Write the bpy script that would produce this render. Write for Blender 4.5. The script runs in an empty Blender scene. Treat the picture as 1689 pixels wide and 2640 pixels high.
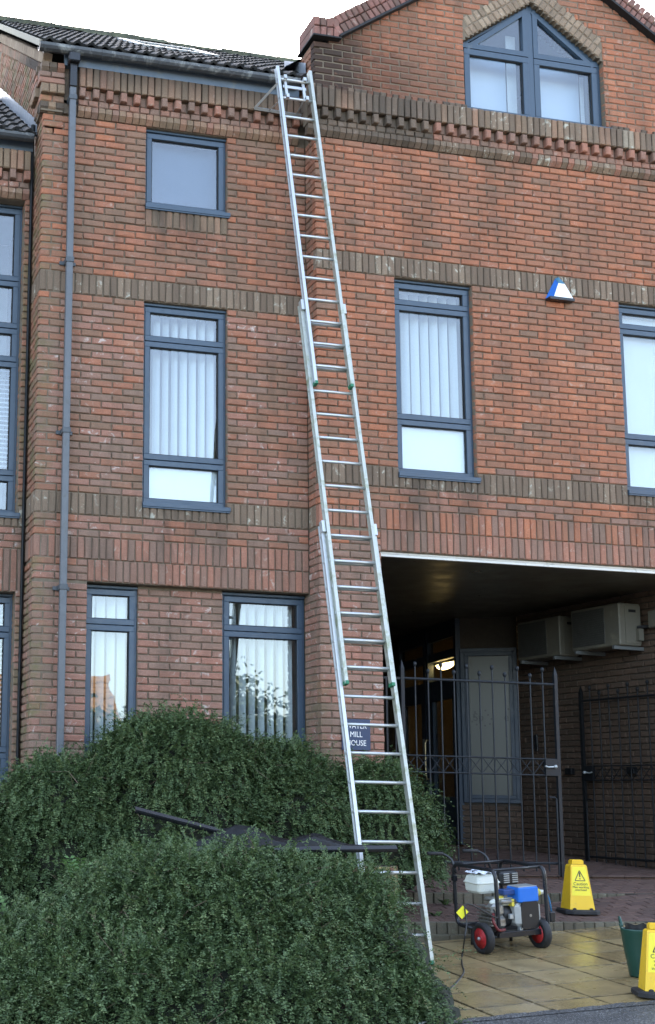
import bpy, math, random
import numpy as np
from mathutils import Vector, Matrix
random.seed(7); rng = np.random.default_rng(11)
scene = bpy.context.scene
col = scene.collection

# ------------------------------------------------------------------ camera
CP = np.array([-2.3547, -12.139, 1.6477])
YAW, PIT, ROL, FPX, PPX, PPY = 0.20629, 0.15256, 0.021195, 3270.0, 130.0, 1549.4
cy, sy, cp_, sp_ = math.cos(YAW), math.sin(YAW), math.cos(PIT), math.sin(PIT)
_f = np.array([sy*cp_, cy*cp_, sp_]); _r0 = np.array([cy, -sy, 0.0]); _u0 = np.cross(_r0, _f)
_r = _r0*math.cos(ROL) + _u0*math.sin(ROL); _u = -_r0*math.sin(ROL) + _u0*math.cos(ROL)
cam = bpy.data.cameras.new("camera"); camo = bpy.data.objects.new("camera", cam); col.objects.link(camo)
cam.sensor_fit = 'VERTICAL'; cam.sensor_height = 36.0; cam.sensor_width = 36.0*1689/2640
cam.lens = FPX/2640*36.0
cam.shift_x = (844.5-PPX)/2640; cam.shift_y = (PPY-1320)/2640
cam.clip_start = 0.1; cam.clip_end = 2000
camo.matrix_world = Matrix(((_r[0], _u[0], -_f[0], CP[0]), (_r[1], _u[1], -_f[1], CP[1]), (_r[2], _u[2], -_f[2], CP[2]), (0, 0, 0, 1)))
scene.camera = camo

# ------------------------------------------------------------------ light
SUN_EL, SUN_AZ = math.radians(32), math.radians(12)     # azimuth from +Y towards +X: behind the building
world = bpy.data.worlds.new("World"); scene.world = world; world.use_nodes = True
wn, wl = world.node_tree.nodes, world.node_tree.links
bg = wn["Background"]
sky = wn.new("ShaderNodeTexSky"); sky.sky_type = 'NISHITA'; sky.sun_disc = False
sky.sun_elevation = SUN_EL; sky.sun_rotation = SUN_AZ
sky.air_density = 1.0; sky.dust_density = 2.0; sky.ozone_density = 1.0
hs = wn.new("ShaderNodeHueSaturation"); hs.inputs["Saturation"].default_value = 0.75
wl.new(sky.outputs[0], hs.inputs["Color"]); wl.new(hs.outputs[0], bg.inputs["Color"])
bg.inputs["Strength"].default_value = 0.15
sl = bpy.data.lights.new("sun", 'SUN'); sl.energy = 3.0; sl.angle = math.radians(0.6); sl.color = (1.0, 0.9, 0.75)
so = bpy.data.objects.new("sun", sl); col.objects.link(so)
sd = Vector((math.sin(SUN_AZ)*math.cos(SUN_EL), math.cos(SUN_AZ)*math.cos(SUN_EL), math.sin(SUN_EL)))
so.rotation_euler = sd.to_track_quat('Z', 'Y').to_euler(); so.location = (20, 60, 40)
vs = scene.view_settings
vs.view_transform = 'Standard'; vs.look = 'None'; vs.gamma = 1.0; vs.use_curve_mapping = False
vs.exposure = 2.7

# ------------------------------------------------------------------ projecting helpers
def camdist(p): return float((np.asarray(p, float)-CP) @ _f)
def pix(p):
    d = np.asarray(p, float)-CP; w = d @ _f
    return PPX+FPX*(d @ _r)/w, PPY-FPX*(d @ _u)/w
def ray(u, v): return _f+_r*(u-PPX)/FPX-_u*(v-PPY)/FPX
def onY(u, v, Y):
    d = ray(u, v); return CP+d*((Y-CP[1])/d[1])
def zf(x, y): return 0.37+0.0713*(x-3.31)+0.0492*(y+3.0)          # flagstone slope

# ------------------------------------------------------------------ materials
MATS = {}
def mat(name):
    m = bpy.data.materials.new(name); m.use_nodes = True
    nt = m.node_tree; n, l = nt.nodes, nt.links
    b = n["Principled BSDF"]; MATS[name] = m
    return m, n, l, b
def inp(b, **k):
    for a, v in k.items():
        b.inputs[a.replace('_', ' ')].default_value = v
def rgb(c): return (c[0], c[1], c[2], 1.0)
def noise(n, l, vec, scale, detail=4, rough=0.55, dist=0.0):
    t = n.new("ShaderNodeTexNoise"); t.inputs["Scale"].default_value = scale
    t.inputs["Detail"].default_value = detail; t.inputs["Roughness"].default_value = rough
    t.inputs["Distortion"].default_value = dist
    if vec is not None: l.new(vec, t.inputs["Vector"])
    return t.outputs["Fac"]
def ramp(n, l, fac, stops, interp='LINEAR'):
    r = n.new("ShaderNodeValToRGB"); r.color_ramp.interpolation = interp
    e = r.color_ramp.elements
    while len(e) > 1: e.remove(e[-1])
    e[0].position = stops[0][0]; e[0].color = rgb(stops[0][1]) if not np.isscalar(stops[0][1]) else rgb([stops[0][1]]*3)
    for p, c in stops[1:]:
        x = e.new(p); x.color = rgb(c) if not np.isscalar(c) else rgb([c]*3)
    l.new(fac, r.inputs[0]); return r.outputs["Color"]
def math_(n, l, op, a, b=None, clamp=False):
    m = n.new("ShaderNodeMath"); m.operation = op; m.use_clamp = clamp
    for i, v in enumerate((a, b)):
        if v is None: continue
        if isinstance(v, (int, float)): m.inputs[i].default_value = v
        else: l.new(v, m.inputs[i])
    return m.outputs[0]
def mix(n, l, fac, a, b, mode='MIX'):
    m = n.new("ShaderNodeMix"); m.data_type = 'RGBA'; m.blend_type = mode
    fs, as_, bs = m.inputs[0], m.inputs[6], m.inputs[7]
    for s, v in ((fs, fac), (as_, a), (bs, b)):
        if isinstance(v, (int, float)): s.default_value = v
        elif isinstance(v, tuple): s.default_value = rgb(v)
        else: l.new(v, s)
    return m.outputs[2]
def bump(n, l, b, h, strength=0.3, dist=0.01):
    bp = n.new("ShaderNodeBump"); bp.inputs["Strength"].default_value = strength
    bp.inputs["Distance"].default_value = dist
    l.new(h, bp.inputs["Height"]); l.new(bp.outputs[0], b.inputs["Normal"]); return bp
def wpos(n):
    return n.new("ShaderNodeNewGeometry").outputs["Position"]
def sepxyz(n, l, v):
    s = n.new("ShaderNodeSeparateXYZ"); l.new(v, s.inputs[0]); return s.outputs
def rnd_id(n, l):
    oi = n.new("ShaderNodeObjectInfo").outputs["Random"]; rp = n.new("ShaderNodeNewGeometry").outputs["Random Per Island"]
    return math_(n, l, 'FRACT', math_(n, l, 'ADD', oi, math_(n, l, 'MULTIPLY', rp, 7.31)))
def maprange(n, l, v, a, b, c=0.0, d=1.0):
    m = n.new("ShaderNodeMapRange"); m.clamp = True
    for i, x in enumerate((a, b, c, d)): m.inputs[i+1].default_value = x
    l.new(v, m.inputs[0]); return m.outputs[0]

def plain(name, c, rough=0.5, metal=0.0, var=0.12, scale=6.0, bmp=0.0, bscale=200.0, spec=0.5, coat=0.0, dirt=None):
    m, n, l, b = mat(name); p = wpos(n)
    f = noise(n, l, p, scale, 5, 0.6)
    cc = mix(n, l, f, tuple(x*(1-var) for x in c), tuple(min(1, x*(1+var)) for x in c))
    if dirt:
        d = ramp(n, l, noise(n, l, p, dirt[1], 6, 0.7, 0.4), [(dirt[2], 0.0), (dirt[2]+0.16, 1.0)])
        cc = mix(n, l, d, cc, dirt[0])
    l.new(cc, b.inputs["Base Color"])
    r = maprange(n, l, noise(n, l, p, scale*2.3, 4), 0.3, 0.7, max(0, rough-0.08), min(1, rough+0.1))
    l.new(r, b.inputs["Roughness"])
    inp(b, Metallic=metal); b.inputs["Specular IOR Level"].default_value = spec
    if coat: b.inputs["Coat Weight"].default_value = coat
    if bmp: bump(n, l, b, noise(n, l, p, bscale, 3), bmp, 0.004)
    return m

def brick_mat(name, stops, eff=0.15, effc=(0.46, 0.37, 0.31), dark=0.0, moss=0.0, grime=0.45):
    m, n, l, b = mat(name); p = wpos(n); r = rnd_id(n, l)
    big = noise(n, l, p, 0.9, 3)
    sel = math_(n, l, 'ADD', math_(n, l, 'MULTIPLY', r, 0.68), math_(n, l, 'MULTIPLY', math_(n, l, 'SUBTRACT', big, 0.5), 0.9), True)
    sel = math_(n, l, 'ADD', sel, 0.16, True)
    c = ramp(n, l, sel, stops)
    # kiln flashes and grain inside one brick
    pv = n.new("ShaderNodeMapping"); pv.inputs["Scale"].default_value = (1, 1, 2.4); l.new(p, pv.inputs["Vector"])
    g = noise(n, l, pv.outputs[0], 16, 5, 0.65, 0.3)
    c = mix(n, l, maprange(n, l, g, 0.34, 0.75, 0.0, 0.6), c, mix(n, l, 0.5, c, (0.16, 0.095, 0.07)), 'MIX')
    fine = noise(n, l, p, 95, 3, 0.7)
    c = mix(n, l, 0.5, c, ramp(n, l, fine, [(0.3, 0.62), (0.7, 1.35)]), 'MULTIPLY')
    # lime bloom on edges and faces
    e = ramp(n, l, noise(n, l, p, 11, 6, 0.7, 0.6), [(0.57, 0.0), (0.70, 1.0)])
    ef = math_(n, l, 'MULTIPLY', e, ramp(n, l, r, [(0.35, 0.0), (0.75, 1.0)]))
    c = mix(n, l, math_(n, l, 'MULTIPLY', ef, eff*3), c, effc)
    # dirt: runs and soot with shapes of their own
    s = sepxyz(n, l, p)
    if grime:
        dv = n.new("ShaderNodeMapping"); dv.inputs["Scale"].default_value = (2.6, 2.6, 0.55); l.new(p, dv.inputs["Vector"])
        dn = noise(n, l, dv.outputs[0], 1.3, 6, 0.7, 0.5)
        c = mix(n, l, maprange(n, l, dn, 0.44, 0.74, 0.0, grime*1.25), c, (0.085, 0.066, 0.05))
    for (xa, xb, za, zb2) in ((1.05, 2.1, 4.63, 3.9), (3.75, 4.85, 5.1, 4.4), (6.45, 7.5, 5.1, 4.4), (1.05, 2.1, 7.85, 7.2)):
        sm = math_(n, l, 'MULTIPLY', math_(n, l, 'MULTIPLY', maprange(n, l, s[0], xa, xa+.1), maprange(n, l, s[0], xb, xb-.1)), math_(n, l, 'MULTIPLY', maprange(n, l, s[2], zb2, za), math_(n, l, 'LESS_THAN', s[2], za)))
        if grime: c = mix(n, l, math_(n, l, 'MULTIPLY', sm, maprange(n, l, dn, .35, .65, 0.0, .75)), c, (0.05, 0.042, 0.034))
    if dark:
        hz = math_(n, l, 'MULTIPLY', maprange(n, l, s[2], 9.0, 9.3), maprange(n, l, s[2], 10.4, 9.75))
        hx = maprange(n, l, s[0], 4.9, 3.2)
        dm = math_(n, l, 'MULTIPLY', math_(n, l, 'MULTIPLY', hz, hx), ramp(n, l, noise(n, l, p, 2.6, 6, 0.7), [(0.27, 0.0), (0.48, 1.0)]))
        c = mix(n, l, math_(n, l, 'MULTIPLY', dm, dark), c, (0.03, 0.026, 0.022))
    if moss:
        mn = ramp(n, l, noise(n, l, p, 3.4, 6, 0.7), [(0.45, 0.0), (0.62, 1.0)])
        near0 = maprange(n, l, math_(n, l, 'ABSOLUTE', s[0]), 0.22, 0.02)
        near1 = math_(n, l, 'MULTIPLY', maprange(n, l, math_(n, l, 'ABSOLUTE', math_(n, l, 'SUBTRACT', s[0], 2.95)), 0.35, 0.05), maprange(n, l, s[2], 3.6, 2.9, 0.0, .55))
        mm = math_(n, l, 'MULTIPLY', mn, math_(n, l, 'MAXIMUM', near0, near1))
        c = mix(n, l, math_(n, l, 'MULTIPLY', mm, moss), c, (0.15, 0.14, 0.065))
    l.new(c, b.inputs["Base Color"])
    inp(b, Roughness=0.86); b.inputs["Specular IOR Level"].default_value = 0.25
    h = math_(n, l, 'ADD', fine, math_(n, l, 'MULTIPLY', g, 1.6))
    bump(n, l, b, h, 0.55, 0.006)
    return m
brick_mat('brick_red', [(0.0, (0.25, 0.145, 0.095)), (0.2, (0.31, 0.15, 0.093)), (0.5, (0.37, 0.152, 0.088)), (0.75, (0.42, 0.16, 0.086)), (1.0, (0.45, 0.20, 0.115))], 0.2, dark=0.9)
brick_mat('brick_brown', [(0.0, (0.205, 0.14, 0.098)), (0.3, (0.26, 0.15, 0.10)), (0.55, (0.315, 0.15, 0.097)), (0.8, (0.365, 0.152, 0.092)), (1.0, (0.40, 0.21, 0.14))], 0.25, moss=0.8)
brick_mat('brick_pink', [(0.0, (0.215, 0.15, 0.112)), (0.3, (0.265, 0.168, 0.125)), (0.6, (0.32, 0.175, 0.13)), (0.85, (0.36, 0.172, 0.122)), (1.0, (0.40, 0.27, 0.21))], 0.6, (0.52, 0.44, 0.39), moss=0.85)
brick_mat('brick_dark', [(0.0, (0.125, 0.093, 0.066)), (0.3, (0.175, 0.13, 0.092)), (0.6, (0.22, 0.163, 0.115)), (0.85, (0.27, 0.205, 0.145)), (1.0, (0.37, 0.32, 0.24))], 0.8, (0.46, 0.44, 0.36), grime=0.45)
brick_mat('brick_buff', [(0.0, (0.18, 0.135, 0.09)), (0.35, (0.25, 0.175, 0.115)), (0.65, (0.30, 0.185, 0.12)), (1.0, (0.35, 0.18, 0.12))], 0.2, dark=0.9)
brick_mat('brick_lintel', [(0.0, (0.19, 0.135, 0.10)), (0.35, (0.26, 0.16, 0.12)), (0.65, (0.33, 0.16, 0.11)), (1.0, (0.40, 0.18, 0.12))], 0.35)
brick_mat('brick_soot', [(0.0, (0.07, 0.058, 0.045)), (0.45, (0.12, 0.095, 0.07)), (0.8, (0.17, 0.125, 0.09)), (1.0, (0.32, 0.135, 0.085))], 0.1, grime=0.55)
brick_mat('brick_coping', [(0.0, (0.12, 0.085, 0.07)), (0.4, (0.21, 0.115, 0.095)), (0.8, (0.29, 0.135, 0.11)), (1.0, (0.34, 0.17, 0.14))], 0.3, grime=0.65)
brick_mat('brick_arch', [(0.0, (0.20, 0.155, 0.11)), (0.5, (0.31, 0.23, 0.16)), (1.0, (0.42, 0.33, 0.23))], 0.3)
brick_mat('brick_passage_shaded', [(0.0, (0.055, 0.040, 0.029)), (0.5, (0.075, 0.052, 0.036)), (1.0, (0.10, 0.064, 0.044))], 0.05, grime=0.3)  # passage brick, darkened to hold the archway's shade in its colour
brick_mat('brick_planter', [(0.0, (0.13, 0.075, 0.05)), (0.4, (0.22, 0.11, 0.07)), (0.7, (0.25, 0.21, 0.09)), (1.0, (0.33, 0.31, 0.14))], 0.4, (0.42, 0.41, 0.2))
brick_mat('paver', [(0.0, (0.075, 0.05, 0.045)), (0.5, (0.105, 0.066, 0.054)), (1.0, (0.14, 0.09, 0.075))], 0.05, grime=0.3)
brick_mat('kerb_brick', [(0.0, (0.075, 0.075, 0.052)), (0.5, (0.11, 0.105, 0.075)), (1.0, (0.16, 0.15, 0.11))], 0.2, (0.25, 0.25, 0.18))
plain('mortar', (0.165, 0.132, 0.094), 0.95, var=0.35, scale=14, bmp=0.5, bscale=120)
plain('mortar_pale', (0.34, 0.31, 0.25), 0.95, var=0.3, scale=14, bmp=0.5, bscale=120)
plain('mortar_shaded', (0.05, 0.04, 0.03), 0.95, var=0.3, scale=14)  # mortar with the passage shade put into its colour
plain('joint_soil', (0.035, 0.032, 0.022), 0.9, var=0.4, scale=20)
plain('frame_blue', (0.042, 0.071, 0.108), 0.38, var=0.10, scale=9, dirt=((0.09, 0.11, 0.125), 7, 0.62))
plain('frame_blue_shaded', (0.016, 0.030, 0.050), 0.45)  # same blue frame paint, darkened for the shade in the passage
plain('fascia_blue', (0.085, 0.115, 0.15), 0.55, var=0.15, scale=5, dirt=((0.14, 0.15, 0.15), 5, 0.55))
plain('gutter_grey', (0.045, 0.05, 0.056), 0.4, var=0.2, scale=5, dirt=((0.22, 0.23, 0.22), 6, 0.52))
plain('pipe_grey', (0.095, 0.105, 0.118), 0.42, var=0.12, scale=4, dirt=((0.07, 0.075, 0.07), 8, 0.56))
plain('pipe_clip', (0.055, 0.065, 0.075), 0.45)
plain('black_gap', (0.012, 0.012, 0.013), 0.7)
plain('white_trim', (0.72, 0.74, 0.73), 0.45, var=0.08, dirt=((0.4, 0.41, 0.38), 6, 0.58))
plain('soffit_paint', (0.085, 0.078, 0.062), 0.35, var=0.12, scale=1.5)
plain('room_paint', (0.42, 0.40, 0.36), 0.8)
plain('room_dark', (0.05, 0.05, 0.05), 0.8)
plain('blind_cloth', (0.72, 0.73, 0.70), 0.8, var=0.04)
plain('white_film', (0.82, 0.82, 0.79), 0.6, var=0.03)
plain('lead', (0.30, 0.33, 0.37), 0.35, 0.4, var=0.2, scale=5)
plain('iron', (0.009, 0.012, 0.016), 0.5, var=0.25, scale=12, dirt=((0.045, 0.053, 0.06), 16, 0.6), spec=0.35)
plain('iron_dark', (0.006, 0.007, 0.008), 0.55, var=0.2, spec=0.3)
plain('aluminium', (0.54, 0.56, 0.56), 0.40, 0.75, var=0.08, scale=9, dirt=((0.50, 0.52, 0.48), 9, 0.55))
plain('aluminium_worn', (0.48, 0.50, 0.45), 0.45, 0.6, var=0.12, scale=7, dirt=((0.30, 0.32, 0.22), 7, 0.5))
plain('foot_green', (0.015, 0.16, 0.075), 0.5)
plain('plastic_black', (0.010, 0.011, 0.013), 0.3, spec=0.5, var=0.2)
plain('sack_black', (0.005, 0.0055, 0.006), 0.4, var=0.3, spec=0.3, bmp=0.7, bscale=38)
plain('rubber', (0.016, 0.016, 0.017), 0.7, var=0.2, bmp=0.2, dirt=((0.06, 0.055, 0.045), 18, 0.6))
plain('cable_black', (0.02, 0.02, 0.02), 0.5)
plain('plaque_blue', (0.025, 0.045, 0.10), 0.4, var=0.1)
plain('letter_white', (0.8, 0.8, 0.78), 0.5)
plain('letter_dark', (0.035, 0.035, 0.03), 0.5)
plain('alarm_white', (0.82, 0.85, 0.87), 0.4, var=0.05, dirt=((0.5, 0.53, 0.55), 9, 0.6))
plain('alarm_blue', (0.02, 0.14, 0.50), 0.35, var=0.1)
plain('alarm_blue_dark', (0.03, 0.14, 0.22), 0.4, var=0.15)
plain('ac_case', (0.115, 0.108, 0.085), 0.55, var=0.12, scale=4, dirt=((0.2, 0.18, 0.13), 4, 0.55))  # cream darkened so the casing carries the passage shade
plain('ac_grille', (0.05, 0.05, 0.045), 0.6)
plain('galv', (0.42, 0.45, 0.45), 0.4, 0.5)
plain('bracket_grey', (0.14, 0.15, 0.15), 0.5, 0.3)
plain('cone_yellow', (0.80, 0.50, 0.02), 0.42, var=0.08, scale=7, dirt=((0.52, 0.31, 0.07), 17, 0.58))
plain('label_yellow', (0.84, 0.70, 0.03), 0.38, var=0.06, dirt=((0.62, 0.47, 0.10), 26, 0.6))
plain('bucket_green', (0.008, 0.05, 0.036), 0.38, var=0.15)
plain('gen_frame', (0.012, 0.013, 0.016), 0.32, var=0.2, dirt=((0.06, 0.055, 0.05), 30, 0.62))
plain('gen_white', (0.68, 0.70, 0.62), 0.4, var=0.06, dirt=((0.36, 0.33, 0.24), 16, 0.58))
plain('gen_blue', (0.015, 0.15, 0.58), 0.42, var=0.1, scale=14, dirt=((0.05, 0.12, 0.3), 22, 0.6))
plain('gen_navy', (0.02, 0.06, 0.2), 0.4)
plain('gen_metal', (0.36, 0.36, 0.34), 0.42, 0.8, var=0.3, scale=25, dirt=((0.1, 0.09, 0.07), 20, 0.5))
plain('gen_silver', (0.42, 0.43, 0.41), 0.4, 0.0, var=0.15, scale=20)
plain('gen_black', (0.012, 0.012, 0.013), 0.45, var=0.2)
plain('gen_yellow', (0.72, 0.60, 0.08), 0.45)
plain('wheel_red', (0.42, 0.018, 0.022), 0.45, var=0.2, scale=20, dirt=((0.16, 0.05, 0.04), 30, 0.56))
plain('tag_yellow', (0.86, 0.80, 0.03), 0.6, var=0.05)
plain('cable_blue', (0.03, 0.16, 0.33), 0.5)
plain('red_hose', (0.14, 0.02, 0.02), 0.5)
plain('cloth', (0.72, 0.76, 0.84), 0.9, var=0.12, scale=30)
plain('brass', (0.45, 0.36, 0.2), 0.35, 0.8)
plain('lobby_paint', (0.42, 0.30, 0.17), 0.8)
plain('house_render', (0.27, 0.21, 0.13), 0.9, var=0.1)
plain('house_roof', (0.24, 0.13, 0.055), 0.85, var=0.25)
plain('bark', (0.07, 0.05, 0.035), 0.9, var=0.3, scale=12, bmp=0.5)
plain('bark_pale', (0.15, 0.11, 0.075), 0.8, var=0.3, scale=12)
plain('bed_soil', (0.03, 0.024, 0.017), 0.95, var=0.4, scale=12, bmp=0.6, bscale=60)
plain('twig_and_shade_core', (0.018, 0.022, 0.012), 0.9, var=0.4, scale=10)  # sprout stems, and the shrubs' inner shade as a dark core colour

def glass(name, boost=2.3, rough=0.0, tint=(0.86, 0.9, 0.92), wav=0.05):
    m, n, l, b = mat(name); n.remove(b)
    out = n["Material Output"]
    tr = n.new("ShaderNodeBsdfTransparent"); tr.inputs[0].default_value = rgb(tint)
    gl = n.new("ShaderNodeBsdfGlossy"); gl.inputs["Roughness"].default_value = rough; gl.inputs["Color"].default_value = (0.96, 0.98, 1, 1)
    ge = n.new("ShaderNodeNewGeometry"); dt = n.new("ShaderNodeVectorMath"); dt.operation = 'DOT_PRODUCT'
    l.new(ge.outputs["Incoming"], dt.inputs[0]); l.new(ge.outputs["Normal"], dt.inputs[1])
    c1 = math_(n, l, 'SUBTRACT', 1.0, math_(n, l, 'ABSOLUTE', dt.outputs["Value"]), True)
    frs = math_(n, l, 'ADD', math_(n, l, 'MULTIPLY', math_(n, l, 'POWER', c1, 5.0), 0.955), 0.045)     # Schlick, both sides alike
    bp = n.new("ShaderNodeBump"); bp.inputs["Strength"].default_value = wav; bp.inputs["Distance"].default_value = 0.02
    l.new(noise(n, l, wpos(n), 2.2, 2), bp.inputs["Height"]); l.new(bp.outputs[0], gl.inputs["Normal"])
    mx = n.new("ShaderNodeMixShader"); l.new(math_(n, l, 'MULTIPLY', frs, boost, True), mx.inputs[0])
    l.new(tr.outputs[0], mx.inputs[1]); l.new(gl.outputs[0], mx.inputs[2]); l.new(mx.outputs[0], out.inputs["Surface"])
    return m
glass("glass_pane", 1.9)
glass("glass_door", 0.6, tint=(0.7, 0.7, 0.68))
m, n, l, b = mat('glass_frosted'); inp(b, Roughness=0.35); b.inputs["Base Color"].default_value = (0.065, 0.068, 0.056, 1)
m, n, l, b = mat('lamp_glow'); b.inputs["Base Color"].default_value = (1, 0.75, 0.35, 1)
b.inputs["Emission Color"].default_value = (1, 0.72, 0.28, 1); b.inputs["Emission Strength"].default_value = 4.0

# roof tile
m, n, l, b = mat('roof_tile'); p = wpos(n); r = rnd_id(n, l)
c = ramp(n, l, r, [(0, (0.012, 0.013, 0.014)), (0.6, (0.02, 0.021, 0.022)), (1, (0.032, 0.032, 0.031))])
mo = ramp(n, l, noise(n, l, p, 5, 6, 0.7), [(0.52, 0.0), (0.66, 1.0)])
c = mix(n, l, math_(n, l, 'MULTIPLY', mo, 0.35), c, (0.075, 0.077, 0.07))
l.new(c, b.inputs["Base Color"]); inp(b, Roughness=0.75); b.inputs['Specular IOR Level'].default_value = 0.3; bump(n, l, b, noise(n, l, p, 130, 3), 0.4, 0.004)
m, n, l, b = mat('ridge_moss'); p = wpos(n)
c = ramp(n, l, noise(n, l, p, 6, 6, 0.7), [(0.3, (0.035, 0.035, 0.03)), (0.5, (0.07, 0.075, 0.045)), (0.7, (0.15, 0.155, 0.09))])
l.new(c, b.inputs["Base Color"]); inp(b, Roughness=0.95); bump(n, l, b, noise(n, l, p, 40, 5), 0.8, 0.02)

# wet buff flagstone
m, n, l, b = mat('flagstone'); p = wpos(n); r = rnd_id(n, l)
c = ramp(n, l, r, [(0, (0.25, 0.18, 0.085)), (0.5, (0.31, 0.228, 0.108)), (1, (0.37, 0.28, 0.14))])
st = noise(n, l, p, 2.1, 6, 0.65, 0.5)
c = mix(n, l, maprange(n, l, st, 0.48, 0.74, 0.0, 0.75), c, (0.115, 0.085, 0.042))
c = mix(n, l, 0.45, c, ramp(n, l, noise(n, l, p, 60, 4, 0.7), [(0.3, 0.6), (0.7, 1.35)]), 'MULTIPLY')
sp_x = sepxyz(n, l, p)
def edge(v, o):
    f_ = math_(n, l, 'FRACT', math_(n, l, 'ADD', math_(n, l, 'DIVIDE', math_(n, l, 'SUBTRACT', v, o), .45), 20.0))
    return math_(n, l, 'ABSOLUTE', math_(n, l, 'SUBTRACT', f_, .5))
em = math_(n, l, 'ADD', math_(n, l, 'MAXIMUM', edge(sp_x[0], 3.31), edge(sp_x[1], -3.0)), math_(n, l, 'MULTIPLY', math_(n, l, 'SUBTRACT', noise(n, l, p, 14, 4), .5), .10))
c = mix(n, l, maprange(n, l, em, .455, .495, 0.0, .85), c, (0.035, 0.03, 0.018))
l.new(c, b.inputs["Base Color"])
l.new(maprange(n, l, noise(n, l, p, 1.7, 4), 0.36, 0.64, 0.12, 0.42), b.inputs["Roughness"])
bump(n, l, b, math_(n, l, 'ADD', noise(n, l, p, 140, 3), math_(n, l, 'MULTIPLY', noise(n, l, p, 9, 3), 2.0)), 0.25, 0.004)

# asphalt
m, n, l, b = mat('asphalt'); p = wpos(n)
v = n.new("ShaderNodeTexVoronoi"); v.inputs["Scale"].default_value = 95; l.new(p, v.inputs["Vector"])
c = mix(n, l, 0.75, ramp(n, l, noise(n, l, p, 3, 5), [(0.35, (0.05, 0.05, 0.05)), (0.65, (0.085, 0.085, 0.082))]), ramp(n, l, sepxyz(n, l, v.outputs["Color"])[0], [(0.0, 0.45), (0.8, 1.2), (1.0, 3.2)]), 'MULTIPLY')
l.new(c, b.inputs["Base Color"]); inp(b, Roughness=0.6); bump(n, l, b, v.outputs["Distance"], 0.8, 0.01)

# leaves
def leaf_mat(name, stops, rough=0.42, trans=0.12, nsc=7.0):
    m, n, l, b = mat(name); p = wpos(n); r = rnd_id(n, l)
    big = noise(n, l, p, nsc, 4)
    s = math_(n, l, 'ADD', math_(n, l, 'MULTIPLY', r, 0.5), math_(n, l, 'MULTIPLY', math_(n, l, 'SUBTRACT', big, 0.32), 1.4), True)
    l.new(ramp(n, l, s, stops), b.inputs["Base Color"]); inp(b, Roughness=rough)
    b.inputs["Specular IOR Level"].default_value = 0.3
    out = n["Material Output"]; tl = n.new("ShaderNodeBsdfTranslucent"); tl.inputs[0].default_value = (0.06, 0.11, 0.03, 1)
    ms = n.new("ShaderNodeMixShader"); ms.inputs[0].default_value = trans
    l.new(b.outputs[0], ms.inputs[1]); l.new(tl.outputs[0], ms.inputs[2]); l.new(ms.outputs[0], out.inputs["Surface"])
leaf_mat('leaf_shrub', [(0, (0.028, 0.050, 0.020)), (0.3, (0.056, 0.092, 0.036)), (0.6, (0.092, 0.140, 0.054)), (0.84, (0.145, 0.195, 0.075)), (0.94, (0.21, 0.24, 0.11)), (1, (0.19, 0.13, 0.07))], rough=.55)
leaf_mat('leaf_young', [(0, (0.07, 0.14, 0.04)), (0.6, (0.12, 0.22, 0.07)), (1, (0.2, 0.3, 0.12))], trans=0.25)
leaf_mat('leaf_tree', [(0, (0.02, 0.035, 0.015)), (0.6, (0.05, 0.075, 0.03)), (1, (0.1, 0.11, 0.05))])

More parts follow.
